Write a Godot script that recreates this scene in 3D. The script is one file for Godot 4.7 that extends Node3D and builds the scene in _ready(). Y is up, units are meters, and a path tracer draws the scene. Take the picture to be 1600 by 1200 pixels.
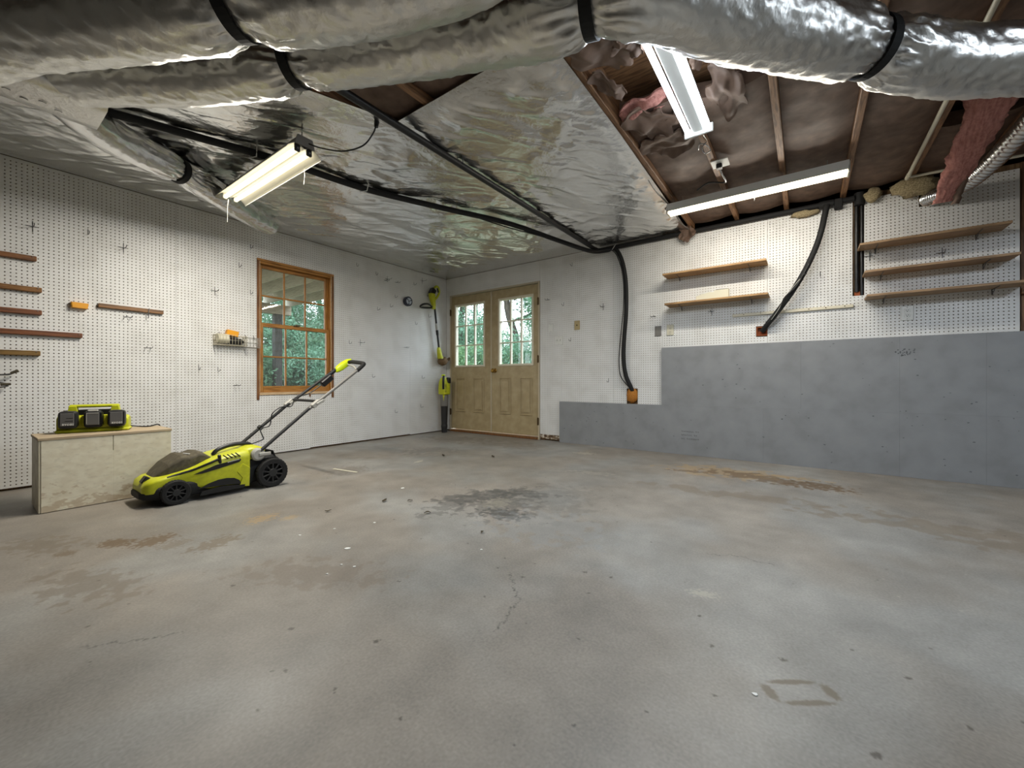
extends Node3D
# A basement workshop: pegboard walls, foil-faced ceiling, ducts, a cordless mower and a double door.
# World: x to the right along the door wall, y up, z towards the viewer; W(x, y, a) puts a point a metres in front of the origin.

const INCH := 0.0254
const LEFT_X := -4.536      # face of the window wall's pegboard
const BACK_A := 4.522       # face of the door wall's pegboard
const CEIL := 2.36          # underside of the joists


class MB:
	# collects triangles of one mesh
	var v := PackedVector3Array()
	var n := PackedVector3Array()
	var uv := PackedVector2Array()
	var ix := PackedInt32Array()

	func vert(p: Vector3, nn: Vector3, t := Vector2.ZERO) -> int:
		v.append(p)
		n.append(nn)
		uv.append(t)
		return v.size() - 1

	func face(i: int, j: int, k: int) -> void:
		var g := (v[j] - v[i]).cross(v[k] - v[i])
		if g.dot(n[i] + n[j] + n[k]) > 0.0:
			ix.append_array([i, k, j])
		else:
			ix.append_array([i, j, k])

	func tri(a: Vector3, b: Vector3, c: Vector3, out: Vector3) -> void:
		var g := (b - a).cross(c - a).normalized()
		if g.dot(out) < 0.0:
			g = -g
		face(vert(a, g), vert(b, g), vert(c, g))

	func quad(a: Vector3, b: Vector3, c: Vector3, d: Vector3, out: Vector3) -> void:
		var g := (b - a).cross(c - a)
		if g.length_squared() < 1e-16:
			g = (c - a).cross(d - a)
		g = g.normalized()
		if g.dot(out) < 0.0:
			g = -g
		var i := vert(a, g, Vector2(0, 0))
		var j := vert(b, g, Vector2(1, 0))
		var k := vert(c, g, Vector2(1, 1))
		var l := vert(d, g, Vector2(0, 1))
		face(i, j, k)
		face(i, k, l)

	func box(c: Vector3, s: Vector3, ch := 0.0, b := Basis()) -> MB:
		# a box with chamfered edges
		var h := s * 0.5
		var k := minf(ch, minf(h.x, minf(h.y, h.z)) * 0.9)
		var ax := [Vector3(1, 0, 0), Vector3(0, 1, 0), Vector3(0, 0, 1)]
		for i in 3:
			var j := (i + 1) % 3
			var m := (i + 2) % 3
			for sg in [-1.0, 1.0]:
				var o: Vector3 = ax[i] * h[i] * sg
				var p: Vector3 = ax[j] * (h[j] - k)
				var q: Vector3 = ax[m] * (h[m] - k)
				quad(c + b * (o - p - q), c + b * (o + p - q), c + b * (o + p + q), c + b * (o - p + q), b * (ax[i] * sg))
		if k > 0.0:
			for i in 3:
				var j := (i + 1) % 3
				var m := (i + 2) % 3
				for s1 in [-1.0, 1.0]:
					for s2 in [-1.0, 1.0]:
						var e: Vector3 = ax[m] * (h[m] - k)
						var p1: Vector3 = ax[i] * h[i] * s1 + ax[j] * (h[j] - k) * s2
						var p2: Vector3 = ax[i] * (h[i] - k) * s1 + ax[j] * h[j] * s2
						quad(c + b * (p1 - e), c + b * (p1 + e), c + b * (p2 + e), c + b * (p2 - e), b * (ax[i] * s1 + ax[j] * s2))
			for s1 in [-1.0, 1.0]:
				for s2 in [-1.0, 1.0]:
					for s3 in [-1.0, 1.0]:
						var g := Vector3(s1, s2, s3)
						tri(c + b * (Vector3(h.x, h.y - k, h.z - k) * g), c + b * (Vector3(h.x - k, h.y, h.z - k) * g), c + b * (Vector3(h.x - k, h.y - k, h.z) * g), b * g)
		return self

	func span(a: Vector3, b: Vector3, ch := 0.0) -> MB:
		return box((a + b) * 0.5, (b - a).abs(), ch)

	func ring_faces(r0: int, r1: int, cnt: int) -> void:
		for i in cnt:
			var j := (i + 1) % cnt
			face(r0 + i, r0 + j, r1 + j)
			face(r0 + i, r1 + j, r1 + i)

	func cap(pts: PackedVector3Array, out: Vector3) -> void:
		var c := Vector3.ZERO
		for p in pts:
			c += p
		c /= pts.size()
		for i in pts.size():
			tri(c, pts[i], pts[(i + 1) % pts.size()], out)

	func tube(pts: Array, radius, sides := 8, caps := true) -> MB:
		# radius: one number, or one for each point
		var m := pts.size()
		var t0: Vector3 = (pts[1] - pts[0]).normalized()
		var up := Vector3.UP if absf(t0.y) < 0.9 else Vector3.RIGHT
		var x := up.cross(t0).normalized()
		var last := -1
		for i in m:
			var t: Vector3
			if i == 0:
				t = t0
			elif i == m - 1:
				t = (pts[m - 1] - pts[m - 2]).normalized()
			else:
				t = ((pts[i + 1] - pts[i]).normalized() + (pts[i] - pts[i - 1]).normalized()).normalized()
			x = (x - t * x.dot(t)).normalized()
			var y := t.cross(x)
			var r: float = radius[i] if radius is Array else radius
			var slope := 0.0
			if radius is Array and m > 2:
				var lo := maxi(i - 1, 0)
				var hi := mini(i + 1, m - 1)
				slope = (radius[hi] - radius[lo]) / maxf((pts[hi] - pts[lo]).length(), 1e-5)
			var first := v.size()
			var rim := PackedVector3Array()
			for k in sides:
				var a := TAU * k / sides
				var d := x * cos(a) + y * sin(a)
				vert(pts[i] + d * r, (d - t * slope).normalized())
				rim.append(pts[i] + d * r)
			if last >= 0:
				ring_faces(last, first, sides)
			last = first
			if caps and (i == 0 or i == m - 1):
				cap(rim, -t if i == 0 else t)
		return self

	func rod(a: Vector3, b: Vector3, r0: float, r1 := -1.0, sides := 12) -> MB:
		return tube([a, b], [r0, r0 if r1 < 0.0 else r1], sides)

	func lathe(profile: Array, c: Vector3, axis: Vector3, sides := 24) -> MB:
		# profile: Vector2(radius, height along the axis), each step with flat bands
		var x := (Vector3.UP if absf(axis.y) < 0.9 else Vector3.RIGHT).cross(axis).normalized()
		var y := axis.cross(x)
		for i in profile.size() - 1:
			var p: Vector2 = profile[i]
			var q: Vector2 = profile[i + 1]
			var t := q - p
			if t.length() < 1e-7:
				continue
			var nr := Vector2(t.y, -t.x).normalized()
			var r0 := v.size()
			for e in [p, q]:
				for k in sides:
					var a := TAU * k / sides
					var d := x * cos(a) + y * sin(a)
					vert(c + d * e.x + axis * e.y, (d * nr.x + axis * nr.y).normalized())
			ring_faces(r0, r0 + sides, sides)
		return self

	func prism(poly: PackedVector2Array, depth: float, xf: Transform3D, inset := 0.0) -> MB:
		# an outline in x, y drawn out along z by depth, its two rims drawn in by inset
		var m := poly.size()
		var mid := Vector2.ZERO
		for p in poly:
			mid += p / m
		var rows := []
		var size := 0.0
		for p in poly:
			size = maxf(size, p.distance_to(mid))
		var sc := 1.0 - inset / maxf(size, 1e-4)
		if inset > 0.0:
			rows = [[sc, 0.0], [1.0, inset], [1.0, depth - inset], [sc, depth]]
		else:
			rows = [[1.0, 0.0], [1.0, depth]]
		for r in rows.size() - 1:
			for i in m:
				var p: Vector2 = poly[i]
				var q: Vector2 = poly[(i + 1) % m]
				var e := q - p
				var o := Vector2(e.y, -e.x)
				if Geometry2D.is_polygon_clockwise(poly):
					o = -o
				var p0: Vector2 = mid + (p - mid) * rows[r][0]
				var q0: Vector2 = mid + (q - mid) * rows[r][0]
				var p1: Vector2 = mid + (p - mid) * rows[r + 1][0]
				var q1: Vector2 = mid + (q - mid) * rows[r + 1][0]
				quad(xf * Vector3(p0.x, p0.y, rows[r][1]), xf * Vector3(q0.x, q0.y, rows[r][1]), xf * Vector3(q1.x, q1.y, rows[r + 1][1]), xf * Vector3(p1.x, p1.y, rows[r + 1][1]), xf.basis * Vector3(o.x, o.y, 0))
		var t := Geometry2D.triangulate_polygon(poly)
		for e in [rows[0], rows[-1]]:
			var out: Vector3 = xf.basis * Vector3(0, 0, -1.0 if e == rows[0] else 1.0)
			for i in range(0, t.size(), 3):
				var pp := []
				for k in 3:
					var p: Vector2 = mid + (poly[t[i + k]] - mid) * e[0]
					pp.append(xf * Vector3(p.x, p.y, e[1]))
				tri(pp[0], pp[1], pp[2], out)
		return self

	func loft(rings: Array, smooth := true) -> MB:
		# closed rings of equally many points, capped at both ends
		var m: int = rings[0].size()
		var k := rings.size()
		if smooth:
			var first := v.size()
			for r in k:
				for i in m:
					var a: Vector3 = rings[r][(i + 1) % m] - rings[r][(i + m - 1) % m]
					var b: Vector3 = rings[mini(r + 1, k - 1)][i] - rings[maxi(r - 1, 0)][i]
					var g := a.cross(b).normalized()
					var c := Vector3.ZERO
					for p in rings[r]:
						c += p
					c /= m
					if g.dot(rings[r][i] - c) < 0.0:
						g = -g
					vert(rings[r][i], g)
			for r in k - 1:
				ring_faces(first + r * m, first + (r + 1) * m, m)
		else:
			for r in k - 1:
				var c := Vector3.ZERO
				for p in rings[r]:
					c += p / m
				for i in m:
					var j := (i + 1) % m
					quad(rings[r][i], rings[r][j], rings[r + 1][j], rings[r + 1][i], (rings[r][i] + rings[r][j]) * 0.5 - c)
		cap(PackedVector3Array(rings[0]), rings[0][0] - rings[1][0])
		cap(PackedVector3Array(rings[k - 1]), rings[k - 1][0] - rings[k - 2][0])
		return self

	func sheet(nu: int, nv: int, at: Callable, out: Vector3, thick := 0.0) -> MB:
		# a surface at(u, v) with smooth normals, and a second skin behind it
		var pts := PackedVector3Array()
		pts.resize((nu + 1) * (nv + 1))
		for j in nv + 1:
			for i in nu + 1:
				pts[j * (nu + 1) + i] = at.call(float(i) / nu, float(j) / nv)
		for side in ([0] if thick <= 0.0 else [0, 1]):
			var first := v.size()
			for j in nv + 1:
				for i in nu + 1:
					var a := pts[j * (nu + 1) + mini(i + 1, nu)] - pts[j * (nu + 1) + maxi(i - 1, 0)]
					var b := pts[mini(j + 1, nv) * (nu + 1) + i] - pts[maxi(j - 1, 0) * (nu + 1) + i]
					var g := a.cross(b).normalized()
					if g.dot(out) < 0.0:
						g = -g
					var p := pts[j * (nu + 1) + i]
					if side == 1:
						p -= out.normalized() * thick
						g = -g
					vert(p, g, Vector2(float(i) / nu, float(j) / nv))
			for j in nv:
				for i in nu:
					var q := first + j * (nu + 1) + i
					face(q, q + 1, q + nu + 2)
					face(q, q + nu + 2, q + nu + 1)
		if thick > 0.0:
			var back := -out.normalized() * thick
			for i in nu:
				quad(pts[i], pts[i + 1], pts[i + 1] + back, pts[i] + back, pts[i] - pts[i + nu + 1])
				var q := nv * (nu + 1) + i
				quad(pts[q], pts[q + 1], pts[q + 1] + back, pts[q] + back, pts[q] - pts[q - nu - 1])
			for j in nv:
				var q := j * (nu + 1)
				quad(pts[q], pts[q + nu + 1], pts[q + nu + 1] + back, pts[q] + back, pts[q] - pts[q + 1])
				q += nu
				quad(pts[q], pts[q + nu + 1], pts[q + nu + 1] + back, pts[q] + back, pts[q] - pts[q - 1])
		return self

	func blob(c: Vector3, r: Vector3, rings := 10, seg := 16, rough := 0.0, noise: FastNoiseLite = null) -> MB:
		var first := v.size()
		for j in rings + 1:
			for i in seg:
				var th := PI * j / rings
				var ph := TAU * i / seg
				var d := Vector3(sin(th) * cos(ph), cos(th), sin(th) * sin(ph))
				var k := 1.0
				if noise:
					k += rough * noise.get_noise_3dv((c + d * r) * 20.0)
				vert(c + d * r * k, (d / r).normalized())
		for j in rings:
			ring_faces(first + j * seg, first + (j + 1) * seg, seg)
		return self

	func mesh() -> ArrayMesh:
		var a := []
		a.resize(Mesh.ARRAY_MAX)
		a[Mesh.ARRAY_VERTEX] = v
		a[Mesh.ARRAY_NORMAL] = n
		a[Mesh.ARRAY_TEX_UV] = uv
		a[Mesh.ARRAY_INDEX] = ix
		var out := ArrayMesh.new()
		out.add_surface_from_arrays(Mesh.PRIMITIVE_TRIANGLES, a)
		return out


var M := {}
var used := {}
var rng := RandomNumberGenerator.new()


func W(x: float, y: float, a: float) -> Vector3:
	return Vector3(x, y, -a)


func mb() -> MB:
	return MB.new()


# ---------------------------------------------------------------- naming and tagging

func numbered(called: String) -> String:
	used[called] = used.get(called, -1) + 1
	return called if used[called] == 0 else "%s_%03d" % [called, used[called]]


func tag(o: Node, label: String, category: String, group := "") -> void:
	o.set_meta("label", label)
	o.set_meta("category", category)
	if group:
		o.set_meta("group", group)


func thing(called: String, label: String, category: String, at := Transform3D(), group := "") -> Node3D:
	var o := Node3D.new()
	o.name = numbered(called)
	o.transform = at
	add_child(o)
	tag(o, label, category, group)
	return o


func put(called: String, m: MB, material: Material, parent: Node3D, in_world := false) -> MeshInstance3D:
	# a part; in_world: its points are given in the room's axes, not in the thing's
	var o := MeshInstance3D.new()
	o.name = called
	o.mesh = m.mesh()
	o.material_override = material
	if in_world and parent != self:
		o.transform = parent.transform.affine_inverse()
	parent.add_child(o, true)
	return o


func solo(called: String, m: MB, material: Material, label: String, category: String, group := "") -> MeshInstance3D:
	var o := put(numbered(called), m, material, self)
	tag(o, label, category, group)
	return o


func structure(called: String, m: MB, material: Material) -> MeshInstance3D:
	var o := put(numbered(called), m, material, self)
	o.set_meta("kind", "structure")
	return o


func copy_of(o: Node3D, at: Transform3D, called: String, label := "") -> Node3D:
	var c: Node3D = o.duplicate()
	c.name = numbered(called)
	c.transform = at
	add_child(c)
	if label:
		c.set_meta("label", label)
	return c


func on_left(a: float, y: float, out := 0.0) -> Transform3D:
	# a frame on the window wall: x along the wall to the right, y up, z out of the wall
	return Transform3D(Basis(Vector3(0, 0, -1), Vector3(0, 1, 0), Vector3(1, 0, 0)), W(LEFT_X + out, y, a))


func on_back(x: float, y: float, out := 0.0) -> Transform3D:
	return Transform3D(Basis(), W(x, y, BACK_A - out))


func smooth_path(pts: Array, steps := 8) -> Array:
	var out := []
	for i in pts.size() - 1:
		var p0: Vector3 = pts[maxi(i - 1, 0)]
		var p3: Vector3 = pts[mini(i + 2, pts.size() - 1)]
		for k in steps:
			out.append((pts[i] as Vector3).cubic_interpolate(pts[i + 1], p0, p3, float(k) / steps))
	out.append(pts[-1])
	return out


# ---------------------------------------------------------------- materials

func flat_mat(c: Color, rough := 0.6, metal := 0.0) -> StandardMaterial3D:
	var m := StandardMaterial3D.new()
	m.albedo_color = c
	m.roughness = rough
	m.metallic = metal
	return m


func noise(sd: int, freq: float, octaves := 4, kind := FastNoiseLite.TYPE_SIMPLEX_SMOOTH) -> FastNoiseLite:
	var f := FastNoiseLite.new()
	f.seed = sd
	f.frequency = freq
	f.noise_type = kind
	f.fractal_octaves = octaves
	return f


func noise_tex(f: FastNoiseLite, ramp: Array, size := 256, normal := 0.0) -> NoiseTexture2D:
	var t := NoiseTexture2D.new()
	t.width = size
	t.height = size
	t.seamless = true
	t.noise = f
	if normal > 0.0:
		t.as_normal_map = true
		t.bump_strength = normal
	elif ramp:
		var g := Gradient.new()
		g.offsets = PackedFloat32Array()
		g.colors = PackedColorArray()
		for e in ramp:
			g.add_point(e[0], e[1])
		while g.get_point_count() > ramp.size():
			g.remove_point(0)
		t.color_ramp = g
	return t


func grained(sd: int, ramp: Array, scale: Vector3, rough := 0.7, freq := 0.02, bump := 0.0, size := 256, world := true) -> StandardMaterial3D:
	var m := StandardMaterial3D.new()
	m.albedo_texture = noise_tex(noise(sd, freq), ramp, size)
	m.roughness = rough
	m.uv1_triplanar = true
	m.uv1_world_triplanar = world
	m.uv1_scale = scale
	if bump > 0.0:
		m.normal_enabled = true
		m.normal_texture = noise_tex(noise(sd + 50, freq), [], size, bump)
		m.normal_scale = 0.5
	return m


func wood(sd: int, dark: Color, light: Color, along: int, rough := 0.6) -> StandardMaterial3D:
	var s := Vector3(9, 9, 9)
	s[along] = 0.7
	return grained(sd, [[0.2, dark], [0.45, dark.lerp(light, 0.5)], [0.6, light], [0.8, dark.lerp(light, 0.7)]], s, rough, 0.02, 0.6)


func make_materials() -> void:
	M.peg = grained(3, [[0.15, Color(0.835, 0.83, 0.815)], [0.5, Color(0.865, 0.862, 0.85)], [0.85, Color(0.88, 0.878, 0.868)]], Vector3(0.9, 0.9, 0.9), 0.5, 0.012)
	M.sheathing = wood(20, Color(0.40, 0.31, 0.22), Color(0.54, 0.43, 0.31), 1, 0.9)
	M.blue = grained(7, [[0.1, Color(0.505, 0.51, 0.515)], [0.4, Color(0.525, 0.532, 0.54)], [0.6, Color(0.535, 0.543, 0.552)], [0.9, Color(0.55, 0.556, 0.562)]], Vector3(0.7, 0.7, 0.7), 0.6, 0.012, 0.8, 512)
	M.pit = flat_mat(Color(0.37, 0.38, 0.39), 0.9)
	M.foil = foil(11, Color(0.90, 0.90, 0.895), 0.24, Vector3(1.5, 1.5, 1.5), 0.42)
	M.jacket = foil(12, Color(0.84, 0.835, 0.82), 0.36, Vector3(2.2, 2.2, 2.2), 0.6)
	M.smooth_foil = foil(14, Color(0.88, 0.88, 0.88), 0.26, Vector3(2.2, 2.2, 2.2), 0.45)
	M.bright_foil = foil(13, Color(0.88, 0.88, 0.88), 0.22, Vector3(5, 5, 5), 0.5)
	M.pine_x = wood(21, Color(0.36, 0.25, 0.16), Color(0.55, 0.41, 0.28), 0)
	M.pine_y = wood(22, Color(0.36, 0.25, 0.16), Color(0.55, 0.41, 0.28), 1)
	M.pine_z = wood(23, Color(0.40, 0.28, 0.18), Color(0.58, 0.43, 0.30), 2)
	M.honey_y = wood(24, Color(0.50, 0.33, 0.13), Color(0.67, 0.47, 0.22), 1, 0.42)
	M.honey_z = wood(25, Color(0.50, 0.33, 0.13), Color(0.67, 0.47, 0.22), 2, 0.42)
	M.honey_dark = wood(26, Color(0.36, 0.22, 0.11), Color(0.50, 0.33, 0.17), 1, 0.5)
	M.pale_z = wood(27, Color(0.70, 0.58, 0.44), Color(0.82, 0.71, 0.56), 2)
	M.rail = [wood(28, Color(0.36, 0.22, 0.10), Color(0.53, 0.34, 0.17), 2, 0.45), wood(29, Color(0.38, 0.25, 0.10), Color(0.54, 0.37, 0.17), 2, 0.45), wood(30, Color(0.34, 0.19, 0.09), Color(0.49, 0.29, 0.15), 2, 0.45), wood(31, Color(0.38, 0.28, 0.12), Color(0.51, 0.39, 0.19), 2, 0.45)]
	M.shelf = wood(32, Color(0.54, 0.41, 0.26), Color(0.69, 0.55, 0.37), 0)
	M.shelf_grey = wood(33, Color(0.52, 0.42, 0.31), Color(0.66, 0.54, 0.41), 0)
	M.box = grained(35, [[0.1, Color(0.70, 0.65, 0.55)], [0.4, Color(0.77, 0.73, 0.63)], [0.8, Color(0.81, 0.775, 0.68)]], Vector3(1.6, 1.6, 1.6), 0.55, 0.02)
	M.plywood = wood(36, Color(0.60, 0.53, 0.43), Color(0.70, 0.63, 0.52), 2, 0.7)
	M.door = grained(38, [[0.2, Color(0.635, 0.565, 0.42)], [0.6, Color(0.67, 0.60, 0.455)], [0.9, Color(0.69, 0.625, 0.485)]], Vector3(1.3, 1.3, 1.3), 0.45, 0.02)
	M.door_trim = flat_mat(Color(0.74, 0.69, 0.59), 0.5)
	M.cream = flat_mat(Color(0.84, 0.81, 0.72), 0.5)
	M.glass = flat_mat(Color(0.93, 0.97, 0.96, 0.06), 0.02)
	M.glass.transparency = BaseMaterial3D.TRANSPARENCY_ALPHA
	M.brass = flat_mat(Color(0.62, 0.48, 0.24), 0.3, 1.0)
	M.dark_brass = flat_mat(Color(0.35, 0.28, 0.18), 0.45, 0.8)
	M.steel = flat_mat(Color(0.55, 0.55, 0.55), 0.35, 1.0)
	M.hook = flat_mat(Color(0.42, 0.42, 0.42), 0.45, 0.7)
	M.white = flat_mat(Color(0.86, 0.86, 0.84), 0.45)
	M.offwhite = flat_mat(Color(0.80, 0.78, 0.70), 0.5)
	M.almond = flat_mat(Color(0.68, 0.61, 0.44), 0.5)
	M.grey = flat_mat(Color(0.45, 0.44, 0.42), 0.5)
	M.light_grey = flat_mat(Color(0.66, 0.65, 0.62), 0.5)
	M.black = flat_mat(Color(0.055, 0.055, 0.06), 0.42)
	M.black_matt = flat_mat(Color(0.05, 0.05, 0.052), 0.75)
	M.rubber = flat_mat(Color(0.085, 0.082, 0.08), 0.8)
	M.hub = flat_mat(Color(0.12, 0.12, 0.12), 0.6)
	M.lime = grained(41, [[0.2, Color(0.70, 0.71, 0.13)], [0.6, Color(0.735, 0.75, 0.12)], [0.9, Color(0.76, 0.77, 0.17)]], Vector3(4, 4, 4), 0.42, 0.02)
	M.lime_bright = flat_mat(Color(0.80, 0.88, 0.06), 0.4)
	M.mud = grained(43, [[0.2, Color(0.33, 0.25, 0.16)], [0.6, Color(0.43, 0.34, 0.22)], [0.9, Color(0.50, 0.41, 0.28)]], Vector3(9, 9, 9), 0.85, 0.02)
	M.dusty = grained(42, [[0.2, Color(0.27, 0.245, 0.19)], [0.6, Color(0.32, 0.295, 0.23)], [0.9, Color(0.38, 0.35, 0.275)]], Vector3(5, 5, 5), 0.8, 0.02)
	M.kraft = grained(44, [[0.1, Color(0.33, 0.26, 0.215)], [0.45, Color(0.39, 0.31, 0.258)], [0.7, Color(0.42, 0.335, 0.28)], [0.95, Color(0.47, 0.38, 0.32)]], Vector3(1.8, 1.8, 1.8), 0.7, 0.02, 0.4)
	M.pink = grained(47, [[0.1, Color(0.52, 0.33, 0.30)], [0.5, Color(0.68, 0.46, 0.42)], [0.9, Color(0.76, 0.56, 0.51)]], Vector3(7, 1.6, 7), 0.95, 0.03, 2.0)
	M.wool = grained(48, [[0.2, Color(0.46, 0.41, 0.31)], [0.6, Color(0.62, 0.56, 0.43)], [0.9, Color(0.70, 0.65, 0.52)]], Vector3(9, 9, 9), 0.95, 0.03, 1.5)
	M.foam = grained(49, [[0.2, Color(0.52, 0.30, 0.09)], [0.6, Color(0.72, 0.47, 0.17)], [0.9, Color(0.80, 0.58, 0.27)]], Vector3(14, 14, 14), 0.85, 0.03, 2.0)
	M.rust = flat_mat(Color(0.55, 0.27, 0.10), 0.7)
	M.yellow = flat_mat(Color(0.88, 0.60, 0.04), 0.45)
	M.ink = flat_mat(Color(0.13, 0.13, 0.13), 0.8)
	M.print = flat_mat(Color(0.82, 0.82, 0.80), 0.5)
	M.bark = grained(60, [[0.2, Color(0.20, 0.17, 0.14)], [0.7, Color(0.36, 0.32, 0.27)]], Vector3(4, 0.8, 4), 0.9)
	M.soil = grained(61, [[0.2, Color(0.40, 0.36, 0.28)], [0.6, Color(0.46, 0.44, 0.34)], [0.9, Color(0.50, 0.50, 0.38)]], Vector3(0.6, 0.6, 0.6), 0.95)
	M.deck = wood(62, Color(0.60, 0.54, 0.46), Color(0.72, 0.66, 0.57), 2, 0.8)
	M.deck_x = wood(63, Color(0.78, 0.73, 0.65), Color(0.88, 0.84, 0.77), 0, 0.8)
	M.post = wood(64, Color(0.20, 0.19, 0.18), Color(0.32, 0.30, 0.28), 1, 0.9)
	M.leaf = []
	for c in [Color(0.42, 0.56, 0.45), Color(0.46, 0.60, 0.47), Color(0.51, 0.63, 0.46)]:
		var l := flat_mat(c, 0.5)
		l.backlight_enabled = true
		l.backlight = c * 0.9
		M.leaf.append(l)


func foil(sd: int, c: Color, rough: float, scale: Vector3, strength: float) -> StandardMaterial3D:
	var m := flat_mat(c, rough, 1.0)
	m.uv1_triplanar = true
	m.uv1_world_triplanar = true
	m.uv1_scale = scale
	var f := noise(sd, 0.012, 5)
	f.fractal_type = FastNoiseLite.FRACTAL_RIDGED
	m.normal_enabled = true
	m.normal_texture = noise_tex(f, [], 512, 4.0)
	m.normal_scale = strength
	return m


func tube_glow(c: Color, energy: float) -> StandardMaterial3D:
	var m := flat_mat(Color(0.9, 0.9, 0.9), 0.4)
	m.emission_enabled = true
	m.emission = c
	m.emission_energy_multiplier = energy
	return m


# ---------------------------------------------------------------- the room

func _ready() -> void:
	rng.seed = 7
	camera_and_light()
	make_materials()
	floor_slab()
	left_wall()
	back_wall()
	other_walls()
	ceiling_and_joists()
	window()
	double_door()
	outside()
	lamps()
	ducts()
	pipes_and_cables()
	insulation()
	storage_box()
	mower()
	charger()
	trimmer()
	blower()
	left_wall_things()
	back_wall_things()
	floor_litter()


func camera_and_light() -> void:
	var cam := Camera3D.new()
	cam.name = "camera"
	cam.projection = Camera3D.PROJECTION_FRUSTUM
	cam.near = 0.05
	cam.far = 200.0
	cam.size = 2.0 * cam.near * 600.0 / 632.8
	cam.frustum_offset = Vector2(0, -5.1 / 632.8 * cam.near)
	cam.position = Vector3(0, 0.774, 0)
	cam.rotation = Vector3(0, deg_to_rad(35.88), 0)
	cam.current = true
	add_child(cam)
	var we := WorldEnvironment.new()
	we.name = "environment"
	var e := Environment.new()
	e.background_mode = Environment.BG_SKY
	var sky := Sky.new()
	var sm := ProceduralSkyMaterial.new()
	sm.sky_top_color = Color(0.80, 0.88, 0.95)
	sm.sky_horizon_color = Color(0.93, 0.96, 0.97)
	sm.ground_bottom_color = Color(0.25, 0.26, 0.22)
	sm.ground_horizon_color = Color(0.5, 0.52, 0.48)
	sm.sky_energy_multiplier = 1.75
	sm.ground_energy_multiplier = 1.0
	sky.sky_material = sm
	e.sky = sky
	e.tonemap_mode = Environment.TONE_MAPPER_LINEAR
	e.tonemap_exposure = 1.95
	e.sdfgi_enabled = true
	e.ssao_enabled = true
	e.ssil_enabled = true
	we.environment = e
	add_child(we)


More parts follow.
